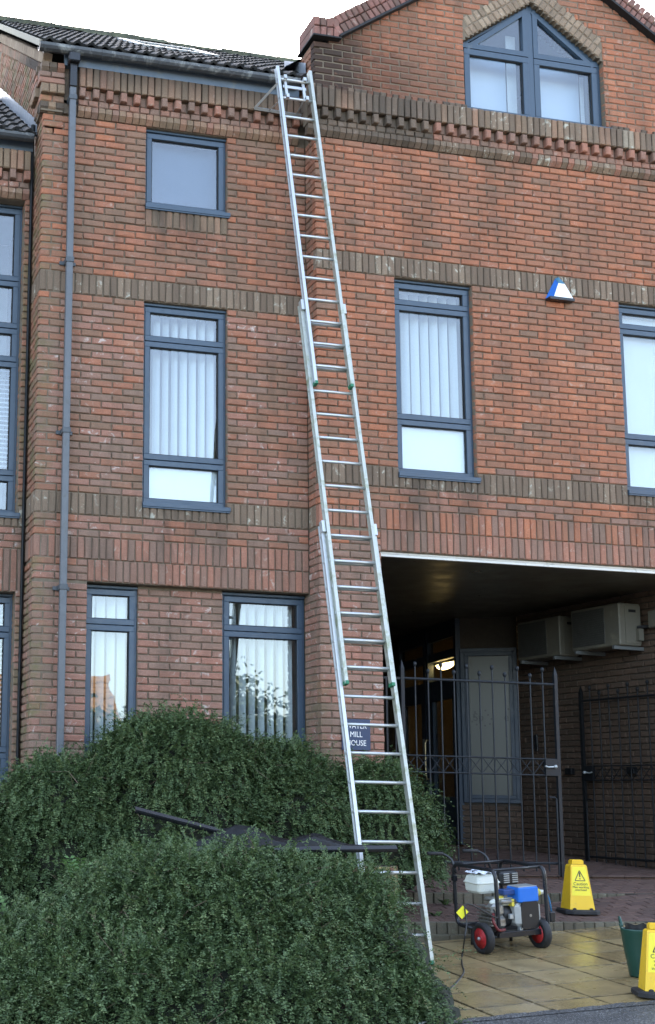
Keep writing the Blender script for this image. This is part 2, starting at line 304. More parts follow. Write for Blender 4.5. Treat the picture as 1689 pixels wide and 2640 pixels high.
# ------------------------------------------------------------------ mesh helpers
class MB:
    def __init__(s): s.v = []; s.f = []
    def add(s, verts, faces):
        o = len(s.v); s.v += [tuple(map(float, q)) for q in verts]; s.f += [tuple(i+o for i in fc) for fc in faces]; return s
    def box(s, x0, x1, y0, y1, z0, z1):
        v = [(x, y, z) for x in (x0, x1) for y in (y0, y1) for z in (z0, z1)]
        return s.add(v, [(0, 1, 3, 2), (4, 6, 7, 5), (0, 4, 5, 1), (2, 3, 7, 6), (0, 2, 6, 4), (1, 5, 7, 3)])
    def obox(s, c, ax, ay, az, hx, hy, hz):
        c = np.array(c, float); ax, ay, az = (np.array(q, float) for q in (ax, ay, az))
        v = [c+ax*i*hx+ay*j*hy+az*k*hz for i in (-1, 1) for j in (-1, 1) for k in (-1, 1)]
        return s.add(v, [(0, 1, 3, 2), (4, 6, 7, 5), (0, 4, 5, 1), (2, 3, 7, 6), (0, 2, 6, 4), (1, 5, 7, 3)])
    def rbox(s, x0, x1, y0, y1, z0, z1, r=0.004):
        # box with chamfered edges
        v = []; f = []
        xs, ys, zs = (x0, x1), (y0, y1), (z0, z1)
        idx = {}
        for i in (0, 1):
            for j in (0, 1):
                for k in (0, 1):
                    sx, sy_, sz = (1 if i == 0 else -1), (1 if j == 0 else -1), (1 if k == 0 else -1)
                    for a, q in enumerate(((xs[i], ys[j]+sy_*r, zs[k]+sz*r), (xs[i]+sx*r, ys[j], zs[k]+sz*r), (xs[i]+sx*r, ys[j]+sy_*r, zs[k]))):
                        idx[(i, j, k, a)] = len(v); v.append(q)
        g = lambda i, j, k, a: idx[(i, j, k, a)]
        for i in (0, 1): f.append(tuple(g(i, j, k, 0) for j, k in ((0, 0), (0, 1), (1, 1), (1, 0))))
        for j in (0, 1): f.append(tuple(g(i, j, k, 1) for i, k in ((0, 0), (1, 0), (1, 1), (0, 1))))
        for k in (0, 1): f.append(tuple(g(i, j, k, 2) for i, j in ((0, 0), (0, 1), (1, 1), (1, 0))))
        for i in (0, 1):
            for j in (0, 1): f.append((g(i, j, 0, 0), g(i, j, 1, 0), g(i, j, 1, 1), g(i, j, 0, 1)))
            for k in (0, 1): f.append((g(i, 0, k, 0), g(i, 1, k, 0), g(i, 1, k, 2), g(i, 0, k, 2)))
        for j in (0, 1):
            for k in (0, 1): f.append((g(0, j, k, 1), g(1, j, k, 1), g(1, j, k, 2), g(0, j, k, 2)))
        for i in (0, 1):
            for j in (0, 1):
                for k in (0, 1): f.append((g(i, j, k, 0), g(i, j, k, 1), g(i, j, k, 2)))
        return s.add(v, f)
    def tube(s, path, r, n=10, closed=False, cap=True, rs=None):
        P = [np.array(q, float) for q in path]; N = len(P)
        if rs is None: rs = [r]*N
        T = []
        for i in range(N):
            a = P[i-1] if (i > 0 or closed) else P[0]; b_ = P[(i+1) % N] if (i < N-1 or closed) else P[-1]
            t = b_-a; T.append(t/(np.linalg.norm(t)+1e-12))
        up = np.array([0, 0, 1.0]) if abs(T[0][2]) < 0.9 else np.array([1.0, 0, 0])
        nrm = np.cross(T[0], up); nrm /= np.linalg.norm(nrm)
        V = []
        for i in range(N):
            nrm = nrm-T[i]*(nrm @ T[i]); nrm /= np.linalg.norm(nrm); bn = np.cross(T[i], nrm)
            for k in range(n):
                a = 2*math.pi*k/n; V.append(P[i]+(nrm*math.cos(a)+bn*math.sin(a))*rs[i])
        F = []
        for i in range(N if closed else N-1):
            for k in range(n):
                j = (i+1) % N; F.append((i*n+k, i*n+(k+1) % n, j*n+(k+1) % n, j*n+k))
        if cap and not closed: F += [tuple(range(n-1, -1, -1)), tuple((N-1)*n+k for k in range(n))]
        return s.add(V, F)
    def lathe(s, c, axis, prof, n=24, ring=False):
        # prof: list of (radius, along axis)
        c = np.array(c, float); a = np.array(axis, float); a /= np.linalg.norm(a)
        up = np.array([0, 0, 1.0]) if abs(a[2]) < 0.9 else np.array([1.0, 0, 0])
        u = np.cross(a, up); u /= np.linalg.norm(u); w = np.cross(a, u)
        V = []; F = []
        for r, h in prof:
            for k in range(n):
                t = 2*math.pi*k/n; V.append(c+a*h+(u*math.cos(t)+w*math.sin(t))*r)
        for i in range(len(prof)-1):
            for k in range(n): F.append((i*n+k, i*n+(k+1) % n, (i+1)*n+(k+1) % n, (i+1)*n+k))
        if ring: F += [((len(prof)-1)*n+k, (len(prof)-1)*n+(k+1) % n, (k+1) % n, k) for k in range(n)]
        else: F += [tuple(range(n-1, -1, -1)), tuple((len(prof)-1)*n+k for k in range(n))]
        return s.add(V, F)
    def prism(s, pts, ax, ay, az, o, d0, d1):
        # polygon pts (p,q) in ax,ay extruded along az from d0 to d1
        o, ax, ay, az = (np.array(q, float) for q in (o, ax, ay, az)); n = len(pts)
        V = [o+ax*p+ay*q+az*d for d in (d0, d1) for p, q in pts]
        F = [tuple(range(n-1, -1, -1)), tuple(range(n, 2*n))]+[(i, (i+1) % n, n+(i+1) % n, n+i) for i in range(n)]
        return s.add(V, F)
    def mesh(s, name, m, smooth=False):
        me = bpy.data.meshes.new(name); me.from_pydata(s.v, [], s.f)
        me.materials.append(MATS[m]); 
        if smooth: me.polygons.foreach_set('use_smooth', [True]*len(me.polygons))
        me.update(); return me
    def build(s, name, m, parent=None, smooth=False):
        me = s.mesh(name, m, smooth); fixn(me)
        o = bpy.data.objects.new(name, me); col.objects.link(o); setp(o, parent)
        return o
import bmesh
def fixn(me):
    bm = bmesh.new(); bm.from_mesh(me); bmesh.ops.recalc_face_normals(bm, faces=bm.faces); bm.to_mesh(me); bm.free()
def setp(o, parent):
    if parent is not None:
        o.parent = parent
        o.matrix_parent_inverse = Matrix.Translation(-Vector(parent.location)) if parent.type == 'EMPTY' else Matrix.Identity(4)
def tag(o, label, cat, group=None):
    o['label'] = label; o['category'] = cat
    if group: o['group'] = group
    return o
def thing(name, label, cat, loc, group=None):
    o = bpy.data.objects.new(name, None); col.objects.link(o); o.location = loc; o.empty_display_size = 0.1
    return tag(o, label, cat, group)
def struct(o): o['kind'] = 'structure'; return o
def stuff(o): o['kind'] = 'stuff'; return o
def textmesh(body, size, name, m, M, parent=None, align='CENTER', ext=0.0008, sx=1.0):
    cu = bpy.data.curves.new(name, 'FONT'); cu.body = body; cu.size = size; cu.align_x = align; cu.align_y = 'CENTER'; cu.extrude = ext
    cu.resolution_u = 3
    t = bpy.data.objects.new(name, cu); col.objects.link(t)
    dg = bpy.context.evaluated_depsgraph_get(); me = bpy.data.meshes.new_from_object(t.evaluated_get(dg))
    bpy.data.objects.remove(t); bpy.data.curves.remove(cu)
    me.transform(M @ Matrix.Diagonal((sx, 1, 1, 1))); me.materials.clear(); me.materials.append(MATS[m]); me.name = name
    o = bpy.data.objects.new(name, me); col.objects.link(o); setp(o, parent); return o
def frame3(ax, ay, az, o):
    return Matrix(((ax[0], ay[0], az[0], o[0]), (ax[1], ay[1], az[1], o[1]), (ax[2], ay[2], az[2], o[2]), (0, 0, 0, 1)))

# ------------------------------------------------------------------ bricks
class Face:
    """a wall face: origin, s axis along it, outward normal"""
    def __init__(s, o, a, n):
        s.o = np.array(o, float); s.a = np.array(a, float); s.n = np.array(n, float); s.i = -s.n
    def P(s, t, z, d=0.0): return s.o+s.a*t+s.n*d+np.array([0, 0, z])
_bm = {}
def brick_arr(w, h, d, var):
    k = (round(w, 3), round(h, 3), round(d, 3), var)
    if k not in _bm:
        R = np.random.default_rng(hash(k) % 99991)
        e = min(0.008, h*0.13, w*0.13); x, z = w/2, h/2
        v = [(-x+e, 0, -z+e), (x-e, 0, -z+e), (x-e, 0, z-e), (-x+e, 0, z-e)]
        v += [(-x, .009, -z), (x, .009, -z), (x, .009, z), (-x, .009, z)]
        v += [(-x, d, -z), (x, d, -z), (x, d, z), (-x, d, z)]
        v = np.array(v); j = R.uniform(-1, 1, (8, 3))*np.array([.0035, .0022, .0030]); v[:8] += j
        f = [(0, 1, 2, 3)]+[(a, 4+a, 4+(a+1) % 4, (a+1) % 4) for a in range(4)]+[(4+a, 8+a, 8+(a+1) % 4, 4+(a+1) % 4) for a in range(4)]
        f = [tuple(reversed(q)) if i else q for i, q in enumerate(f)]
        _bm[k] = (v, f)
    return k, _bm[k]
def cant_arr(w, var):
    k = ('cant', round(w, 3), var)
    if k not in _bm:
        R = np.random.default_rng(var+5); x = w/2
        prof = [(0.045, -0.051), (0.0, -0.003), (0.0, 0.051), (0.09, 0.051), (0.09, -0.051)]
        v = np.array([(sx, y, z) for sx in (-x, x) for y, z in prof]); v += R.uniform(-1, 1, v.shape)*0.0018
        f = [(0, 1, 2, 3, 4), (9, 8, 7, 6, 5)]+[(i, 5+i, 5+(i+1) % 5, (i+1) % 5) for i in range(5)]
        _bm[k] = (v, f)
    return k, _bm[k]
class Pieces:
    def __init__(s, name, limit=300): s.name = name; s.limit = limit; s.it = []
    def put(s, key, arr, M, m): s.it.append((key, arr, M, m))
    def brick(s, F, s0, s1, z0, z1, m, d=0.085, proj=0.0):
        w, h = s1-s0, z1-z0
        if w < 0.02 or h < 0.012: return
        key, arr = brick_arr(w, h, d, random.randrange(5))
        dz = random.uniform(-.0012, .0012); pj = proj+random.uniform(-.002, .0035)
        c = F.P((s0+s1)/2, (z0+z1)/2+dz, pj)
        s.put(key, arr, frame3(F.a, F.i, (0, 0, 1), c), m)
    def cant(s, F, s0, s1, z, m, proj):
        key, arr = cant_arr(s1-s0, random.randrange(5))
        s.put(key, arr, frame3(F.a, F.i, (0, 0, 1), F.P((s0+s1)/2, z, proj+random.uniform(-.002, .003))), m)
    def emit(s, parent, hidden=lambda p: False):
        sc = []
        for i, (k, a, M, m) in enumerate(s.it):
            p = np.array(M.translation); u, v = pix(p)
            vis = -20 < u < 1710 and -20 < v < 2660 and not hidden(p)
            sc.append((0 if vis else 1, camdist(p), i))
        sc.sort(); cache = {}
        for _, _, i in sc[:s.limit]:
            k, (v, f), M, m = s.it[i]
            if (k, m) not in cache:
                me = bpy.data.meshes.new(s.name); me.from_pydata(v.tolist(), [], f); me.materials.append(MATS[m]); fixn(me); cache[(k, m)] = me
            o = bpy.data.objects.new(s.name, cache[(k, m)]); col.objects.link(o); setp(o, parent); o.matrix_basis = M
        rest = sc[s.limit:]
        if rest:
            V = []; Fc = []; mi = []; mats = []; off = 0
            for _, _, i in rest:
                k, (v, f), M, m = s.it[i]
                A = np.array(M); V.append(v @ A[:3, :3].T+A[:3, 3])
                Fc += [tuple(q+off for q in fc) for fc in f]; off += len(v)
                if m not in mats: mats.append(m)
                mi += [mats.index(m)]*len(f)
            me = bpy.data.meshes.new(s.name); me.from_pydata(np.concatenate(V).tolist(), [], Fc)
            for m in mats: me.materials.append(MATS[m])
            me.polygons.foreach_set('material_index', mi); fixn(me)
            o = bpy.data.objects.new(s.name, me); col.objects.link(o); setp(o, parent); stuff(o)
def subtract(iv, cuts):
    out = [iv]
    for c0, c1 in cuts:
        nx = []
        for a, b_ in out:
            if c1 <= a or c0 >= b_: nx.append((a, b_)); continue
            if c0 > a: nx.append((a, c0))
            if c1 < b_: nx.append((c1, b_))
        out = nx
    return out
C = 0.075; HB = 0.1125
def lay(PC, F, s0, s1, z0, z1, holes, m, phase=0.0, d=0.085, proj=0.0, jt=0.0115, lim=None, flip=0):
    """stretcher bond between courses z0..z1; holes = (s0,s1,z0,z1)"""
    nrow = int(round((z1-z0)/C))
    for r in range(nrow):
        a, b_ = z0+r*C, z0+(r+1)*C; zm = (a+b_)/2
        gi = int(round(a/C))
        L0, L1 = s0, s1
        if lim:
            q = lim(zm)
            if q is None: continue
            L0, L1 = max(L0, q[0]), min(L1, q[1])
        if L1-L0 < 0.03: continue
        for i0, i1 in subtract((L0, L1), [(h[0], h[1]) for h in holes if h[2] < zm < h[3]]):
            st = phase+((gi+flip) % 2)*HB
            k = math.floor((i0-st)/0.225+1e-6)
            cuts = [i0]
            x = st+(k+1)*0.225
            while x < i1-1e-6:
                cuts.append(x); x += 0.225
            cuts.append(i1)
            if len(cuts) > 2 and cuts[1]-cuts[0] < 0.035: cuts.pop(1)
            if len(cuts) > 2 and cuts[-1]-cuts[-2] < 0.035: cuts.pop(-2)
            for q0, q1 in zip(cuts, cuts[1:]):
                mm = m(zm, (q0+q1)/2) if callable(m) else m
                e0 = 0.0 if q0 == i0 else jt/2; e1 = 0.0 if q1 == i1 else jt/2
                PC.brick(F, q0+e0, q1-e1, a+jt/2, b_-jt/2, mm, d, proj)
def soldiers(PC, F, s0, s1, z0, z1, m, pitch=0.075, d=0.085, proj=0.0, holes=()):
    n_ = max(1, int(round((s1-s0)/pitch))); p_ = (s1-s0)/n_
    for i in range(n_):
        a = s0+i*p_; mid = a+p_/2; zz0, zz1 = z0, z1
        for h in holes:
            if h[0] < mid < h[1]:
                if h[2] <= z0 and h[3] >= z1: zz0 = None; break
                if h[2] <= z0 < h[3]: zz0 = h[3]
                elif h[2] < z1 <= h[3]: zz1 = h[2]
        if zz0 is None: continue
        mm = m(mid) if callable(m) else m
        PC.brick(F, a+.005, a+p_-.005, zz0+.005, zz1-.005, mm, d, proj)
def core(mb, F, s0, s1, z0, z1, holes, thick=0.2, inset=0.017):
    ss = sorted(set([s0, s1]+[min(max(h[k], s0), s1) for h in holes for k in (0, 1)]))
    zs = sorted(set([z0, z1]+[min(max(h[k], z0), z1) for h in holes for k in (2, 3)]))
    for a, b_ in zip(ss, ss[1:]):
        for c, d in zip(zs, zs[1:]):
            if b_-a < 1e-6 or d-c < 1e-6: continue
            sm, zm = (a+b_)/2, (c+d)/2
            if any(h[0] < sm < h[1] and h[2] < zm < h[3] for h in holes): continue
            p = F.P(sm, zm, -inset-thick/2)
            mb.obox(p, F.a, F.i, (0, 0, 1), (b_-a)/2, thick/2, (d-c)/2)

# ================================================================== ground
def sheet(name, pts, m, z=None):
    mb = MB(); mb.add(pts, [tuple(range(len(pts)))]); o = mb.build(name, m); return struct(o)
YK = -1.55                                    # kerb line
sheet('ground', [(-400, -400, -2.6), (400, -400, -2.6), (400, 400, -2.6), (-400, 400, -2.6)], 'asphalt')
YA = -4.18
def zr(x, y): return zf(x, y)
rd = MB(); xs = np.linspace(-14, 16, 13); ys = [YA, -6, -9, -14, -22]
rd.add([(x, y, zr(x, y)+0.004) for y in ys for x in xs], [(j*13+i, j*13+i+1, (j+1)*13+i+1, (j+1)*13+i) for j in range(4) for i in range(12)])
struct(rd.build('road', 'asphalt'))
ed = MB(); n_ = 90
for i in range(n_):                           # rough lip of tarmac against the flags
    x0 = 1.6+i*0.075; y0 = YA+0.012*math.sin(i*1.7)+0.01*math.sin(i*0.63)
    ed.add([(x0, YA-0.06, zf(x0, YA)+0.006), (x0+.075, YA-0.06, zf(x0+.075, YA)+0.006), (x0+.075, y0+.03, zf(x0+.075, YA)+0.011), (x0, y0+.03, zf(x0, YA)+0.011)], [(0, 1, 2, 3)])
stuff(ed.build('tarmac_edge', 'asphalt', None)); bpy.data.objects['tarmac_edge']['kind'] = 'structure'
# flagstones
bed = MB(); bed.add([(1.0, YA, zf(1.0, YA)-.005), (9, YA, zf(9, YA)-.005), (9, YK, zf(9, YK)-.005), (1.0, YK, zf(1.0, YK)-.005)], [(0, 1, 2, 3)])
pavement = struct(bed.build('pavement', 'joint_soil'))
def flag(x0, x1, y0, y1):
    mb = MB(); g = 0.0075; dz = random.uniform(-.002, .003); tx, ty = random.uniform(-.003, .003), random.uniform(-.003, .003)
    xc, yc = (x0+x1)/2, (y0+y1)/2; e = .003
    def q(x, y, d): return (x, y, zf(x, y)+d+dz+tx*(x-xc)/.45+ty*(y-yc)/.45)
    X0, X1, Y0, Y1 = x0+g, x1-g, y0+g, y1-g
    v = [q(X0+e, Y0+e, .004), q(X1-e, Y0+e, .004), q(X1-e, Y1-e, .004), q(X0+e, Y1-e, .004), q(X0, Y0, 0), q(X1, Y0, 0), q(X1, Y1, 0), q(X0, Y1, 0), q(X0, Y0, -.03), q(X1, Y0, -.03), q(X1, Y1, -.03), q(X0, Y1, -.03)]
    mb.add(v, [(0, 1, 2, 3)]+[(a, (a+1) % 4, 4+(a+1) % 4, 4+a) for a in range(4)]+[(4+a, 4+(a+1) % 4, 8+(a+1) % 4, 8+a) for a in range(4)])
    mb.build('flagstone', 'flagstone', pavement)
gx = [3.31+.45*k for k in range(-4, 13)]; gy = [YA, -3.9, -3.45, -3.0, -2.55, -2.1, -1.65, YK]
for a, b_ in zip(gx, gx[1:]):
    for c, d in zip(gy, gy[1:]):
        flag(a, b_, c, d)
# brick terraces
def zt1(x, y):
    back = 0.70+0.10*min(1, max(0, (x-5.0)/1.1)); t = (y-YK)/(YK2-YK)
    front = max(0.612, zf(x, YK)+.004)
    return front+(back-front)*t
YK2 = -0.64; YK3 = 0.14
def zt2(x, y): return 0.80+0.10*(y-YK2)/(YK3-YK2) if x < 9 else 0.8
def zt3(x, y): return 0.925+0.048*(y-YK3)
def grid(name, x0, x1, y0, y1, zfun, m, dz, nx=30, ny=6):
    mb = MB(); X = np.linspace(x0, x1, nx); Y = np.linspace(y0, y1, ny)
    mb.add([(x, y, zfun(x, y)+dz) for y in Y for x in X], [(j*nx+i, j*nx+i+1, (j+1)*nx+i+1, (j+1)*nx+i) for j in range(ny-1) for i in range(nx-1)])
    return struct(mb.build(name, m))
lower_step = grid('lower_step', 2.6, 9, YK+.02, YK2+.02, zt1, 'joint_soil', -.008)
upper_step = grid('upper_step', 2.6, 9, YK2+.02, YK3+.02, zt2, 'joint_soil', -.008)
passage_floor = grid('passage_floor', 2.9, 8.3, YK3+.02, 6.4, zt3, 'joint_soil', -.008)
PV = Pieces('paver', 300)
def pave(x0, x1, y0, y1, zfun, m='paver'):
    r = 0; y = y0
    while y < y1-.02:
        ya, yb = y, min(y+.1, y1); x = x0-(r % 2)*.1
        while x < x1:
            xa, xb = max(x, x0), min(x+.2, x1)
            if xb-xa > .03:
                k, arr = brick_arr(xb-xa-.007, yb-ya-.007, .05, random.randrange(5))
                xc, yc = (xa+xb)/2, (ya+yb)/2; zc = zfun(xc, yc)
                ax = Vector((.1, 0, zfun(xc+.05, yc)-zfun(xc-.05, yc))).normalized(); up = Vector((0, .1, zfun(xc, yc+.05)-zfun(xc, yc-.05))).normalized()
                dn = -(ax.cross(up))
                PV.put(k, arr, frame3(ax, dn, up, (xc, yc, zc+random.uniform(-.002, .002))), m)
            x += .2
        y += .1; r += 1
pave(2.9, 7.6, YK+.065, YK2-.0, zt1); pave(2.95, 7.6, YK2+.065, YK3, zt2); pave(3.6, 7.6, YK3+.05, 5.9, zt3)
KB = Pieces('kerb_brick', 300)
def kerb(x0, x1, y, zbot, ztop, m='kerb_brick', pitch=.105):
    F = Face((0, y, 0), (1, 0, 0), (0, -1, 0)); x = x0
    while x < x1:
        zb, zt = zbot(x+.05), ztop(x+.05)
        if zt-zb > .014: KB.brick(F, x+.003, x+pitch-.003, zb-.03, zt, m, .065)
        x += pitch
kerb(2.9, 5.75, YK, lambda x: max(zf(x, YK), zt1(x, YK)-.10), lambda x: zt1(x, YK)+.002)
kerb(2.9, 4.4, YK-.012, lambda x: zf(x, YK)-.02, lambda x: zt1(x, YK)-.104, pitch=.215)
kerb(2.95, 6.05, YK2, lambda x: zt1(x, YK2), lambda x: zt2(x, YK2)+.002)
kerb(3.7, 5.0, YK3, lambda x: zt2(x, YK3)-.02, lambda x: zt3(x, YK3)+.004, pitch=.105)
PV.emit(lower_step); KB.emit(lower_step)
# soil of the planted bank
bk = MB(); NX, NY = 26, 16
Y = np.linspace(-4.25, .1, NY)
def zb(x, y): return zf(min(x, 2.6), y)+0.04+0.45*max(0, min(1, (y+4.2)/2.6))*max(0, min(1, (2.9-x)/.5))
bk.add([(-5+(5+(2.05 if y < -2.0 else 2.05+1.1*min(1, (y+2.0)/.4)))*i/(NX-1), y, zb(-5+(5+(2.05 if y < -2.0 else 2.05+1.1*min(1, (y+2.0)/.4)))*i/(NX-1), y)) for y in Y for i in range(NX)], [(j*NX+i, j*NX+i+1, (j+1)*NX+i+1, (j+1)*NX+i) for j in range(NY-1) for i in range(NX-1)])
struct(bk.build('planting_bed', 'bed_soil'))

# ================================================================== the building
P_ = 0.262
bld = thing('office_building', 'red brick office building with gable, dark blue windows and archway passage', 'building', (2.9, 0, .9))
F1 = Face((0, 0, 0), (1, 0, 0), (0, -1, 0)); F1g = Face((0, .10, 0), (1, 0, 0), (0, -1, 0))
F2 = Face((0, 0, 0), (0, -1, 0), (-1, 0, 0)); F3 = Face((2.925, 0, 0), (0, -1, 0), (-1, 0, 0))
F4 = Face((0, -P_, 0), (1, 0, 0), (0, -1, 0)); F8 = Face((0, .45, 0), (1, 0, 0), (0, -1, 0)); F9 = Face((-.085, .45, 0), (0, -1, 0), (-1, 0, 0))
XE = 8.335; XJ0, XJ1 = 3.605, 7.66
AX, APEX, SL = 5.63, 11.478, 0.65
GW = (4.72, 6.48, 5.60, 9.25, 10.12, 10.73)        # gable window
gsl = (GW[5]-GW[4])/.88
def ghalf(z): return .88 if z < GW[4] else min(.88, (GW[5]+.27-z)/gsl)
core_mb = MB(); hL = [(1.12, 2.035, 7.825, 8.725), (1.12, 2.035, 4.6, 6.775), (.5575, 2.93, -1, 3.775)]
hR = [(3.82, 4.735, 5.05, 7.225), (6.53, 7.44, 5.05, 7.225), (XJ0, XJ1, -1, 4.225)]
core(core_mb, F1, .009, 2.93, .3, 9.26, hL, .19)
core(core_mb, F1g, 1.115, 2.015, 1.8, 3.775, [], .15); core(core_mb, F1g, .5575, 2.93, .3, 1.8, [], .15)
core(core_mb, F4, 2.946, XE, .3, 9.26, hR, .25)
z = 9.26
while z < APEX:
    zm = z+.01875; hw = (APEX-zm)/SL
    L0, L1 = max(2.946, AX-hw), min(XE, AX+hw)
    cuts = [(GW[2]-ghalf(zm), GW[2]+ghalf(zm))] if zm < GW[5]+.27 else []
    # arch band itself sits on mortar
    if zm > GW[4]:
        inner = max(0, (GW[5]-zm)/gsl); cuts = [(GW[2]-inner, GW[2]+inner)] if inner > 0 else []
    for a, b_ in subtract((L0, L1), cuts):
        if b_-a > .01: core_mb.box(a, b_, -P_+.009, .05, z, z+.0375)
    z += .0375
core(core_mb, F2, -3.2, -.009, .3, 8.6, [], .2)
# side gable above the wing roof
sg = [(.009, 9.25), (3.05, 11.42), (6.6, 9.2), (6.6, .5), (3.1, .5), (3.1, 8.5), (.009, 8.5)]
core_mb.prism(sg, (0, 1, 0), (0, 0, 1), (1, 0, 0), (.009, 0, 0), 0, .2)
core_mb.box(2.936, 3.2, -.243, .25, .3, 9.84)
core(core_mb, F8, -1.7, -.0, .3, 8.47, [(-1.3, -.085, 4.5, 7.95), (-1.3, -.085, 1.6, 3.7)], .2)
wall = core_mb.build('wall', 'mortar', bld)
pale_mb = MB()

BR = Pieces('brick', 300); SB = Pieces('soldier_brick', 300); CB = Pieces('cornice_brick', 300)
def leftm(z, s):
    t = random.random()
    if z < 3.9: return 'brick_pink'
    if z < 6.7: return 'brick_pink' if t < .45 else 'brick_brown'
    return 'brick_brown' if t < .75 else 'brick_red'
def rightm(z, s):
    t = random.random()
    if z < 4.3: return 'brick_pink'
    if z < 5.2: return 'brick_red' if t < .6 else 'brick_lintel'
    return 'brick_red' if t < .8 else 'brick_brown'
# left bay front
lay(BR, F1, 0, .5575, .9, 3.775, [], leftm); lay(BR, F1, 0, .5575, 3.775, 4.0, [], leftm)
lay(BR, F1g, 1.115, 2.015, 1.8, 3.775, [], 'brick_pink', phase=1.115)
soldiers(SB, F1, .5575, 2.925, 3.775, 4.0, 'brick_lintel'); soldiers(SB, F1, 0, 2.925, 4.0, 4.225, 'brick_lintel')
lay(BR, F1, 0, 2.925, 4.225, 4.45, [], leftm)
soldiers(SB, F1, 0, 2.925, 4.45, 4.675, 'brick_dark', holes=[(1.12, 2.035, 4.6, 6.775)])
lay(BR, F1, 0, 2.925, 4.675, 6.775, hL, leftm); soldiers(SB, F1, 0, 2.925, 6.775, 7.0, 'brick_dark')
lay(BR, F1, 0, 2.925, 7.0, 8.725, hL+[(1.12, 2.035, 7.6, 7.825)], leftm); soldiers(SB, F1, 1.12, 2.035, 7.6, 7.81, 'brick_buff')
# side of the left bay
def l2(z):
    ymax = .45 if z < 8.75 else .3+(z-8.62)/.72
    ymin = .09 if z < 9.3 else max(.09, (z-9.28)/.7)
    return (-min(ymax, 3.05), -ymin) if ymax > ymin else None
lay(BR, F2, -3.2, -.09, 1.05, 4.0, [], leftm, lim=l2); soldiers(SB, F2, -.45, -.09, 4.0, 4.225, 'brick_lintel'); lay(BR, F2, -3.2, -.09, 4.225, 4.45, [], leftm, lim=l2)
soldiers(SB, F2, -.45, -.09, 4.45, 4.675, 'brick_dark'); lay(BR, F2, -3.2, -.09, 4.675, 6.775, [], 'brick_brown', lim=l2)
soldiers(SB, F2, -.45, -.09, 6.775, 7.0, 'brick_dark'); lay(BR, F2, -3.2, -.09, 7.0, 11.2, [], 'brick_brown', lim=l2)
# return of the right block
lay(BR, F3, -.13, P_-.09, 1.05, 3.75, [], 'brick_pink'); lay(BR, F3, 0, P_-.09, 3.75, 4.45, [], 'brick_pink')
soldiers(SB, F3, 0, P_-.09, 4.45, 4.675, 'brick_dark'); lay(BR, F3, 0, P_-.09, 4.675, 8.725, [], 'brick_brown'); lay(BR, F3, -.28, P_-.09, 9.3, 9.82, [], 'brick_brown')
# right block front
lay(BR, F4, 2.925, XJ0, .9, 4.45, [], rightm, phase=2.925); lay(BR, F4, XJ1, XE, .9, 4.45, [], rightm, phase=2.925)
soldiers(SB, F4, XJ0, XJ1, 4.225, 4.45, 'brick_lintel'); soldiers(SB, F4, 2.925, XE, 4.45, 4.675, lambda s: 'brick_red' if random.random() < .6 else 'brick_lintel')
lay(BR, F4, 2.925, XE, 4.675, 4.9, [], rightm, phase=2.925)
soldiers(SB, F4, 2.925, XE, 4.9, 5.125, 'brick_dark', holes=[(h[0], h[1], 5.05, 7.2) for h in hR[:2]])
lay(BR, F4, 2.925, XE, 5.125, 7.225, hR, rightm, phase=2.925); soldiers(SB, F4, 2.925, XE, 7.225, 7.45, 'brick_dark')
lay(BR, F4, 2.925, XE, 7.45, 8.725, [], rightm, phase=2.925)
ghole = [(GW[2]-ghalf(9.31+r*C+C/2), GW[2]+ghalf(9.31+r*C+C/2), 9.31+r*C, 9.31+(r+1)*C) for r in range(30) if 9.31+r*C+C/2 < GW[5]+.27]
def lg(z):
    hw = (APEX+.04-z)/SL
    return (max(2.925, AX-hw) if z > 9.86 else 2.925, min(XE, AX+hw) if z > 9.86 else XE)
lay(BR, F4, 2.925, XE, 9.31, 9.31+28*C, ghole, 'brick_red', phase=2.925, lim=lg)
# wing
lay(BR, F8, -1.7, 0, 1.1, 3.7, [(-1.3, -.085, 1.6, 3.7)], 'brick_pink', phase=-.09); soldiers(SB, F8, -1.7, -.0, 3.7, 4.15, 'brick_lintel')
lay(BR, F8, -1.7, 0, 4.15, 4.375, [], 'brick_pink'); soldiers(SB, F8, -1.7, 0, 4.375, 4.6, 'brick_dark', holes=[(-1.3, -.085, 4.5, 8)])
lay(BR, F8, -1.7, 0, 4.6, 7.95, [(-1.3, -.085, 4.5, 7.95)], 'brick_brown', phase=-.09)
lay(BR, F9, -.19, -.09, 1.6, 3.7, [], 'brick_pink'); lay(BR, F9, -.19, -.09, 4.5, 7.95, [], 'brick_brown')

# cornices
def cornice(F, s0, s1, zb, ms, md, pd=0.095, cap=False):
    n_ = int(round((s1-s0)/.075)); p_ = (s1-s0)/max(1, n_)
    for i in range(n_):
        a = s0+i*p_
        CB.cant(F, a+.004, a+p_-.004, zb+.056, ms if random.random() < .8 else md, .048)
        big = (i % 2 == 0)
        CB.brick(F, a+.005, a+p_-.005, zb+.192, zb+.294, md, .13, pd if big else .035)
        CB.brick(F, a+.005, a+p_-.005, zb+.304, zb+.52, ms if random.random() < .82 else 'brick_buff', .16, pd)
    n2 = max(1, int(round((s1-s0)/HB))); p2 = (s1-s0)/n2
    for i in range(n2):
        a = s0+i*p2; CB.brick(F, a+.005, a+p2-.005, zb+.117, zb+.182, md, .13, .045)
    core_mb2.obox(F.P((s0+s1)/2, zb+.32, -.03), F.a, F.i, (0, 0, 1), (s1-s0)/2, .05, .2)
core_mb2 = MB()
cornice(F1, .36, 2.835, 8.725, 'brick_buff', 'brick_lintel')
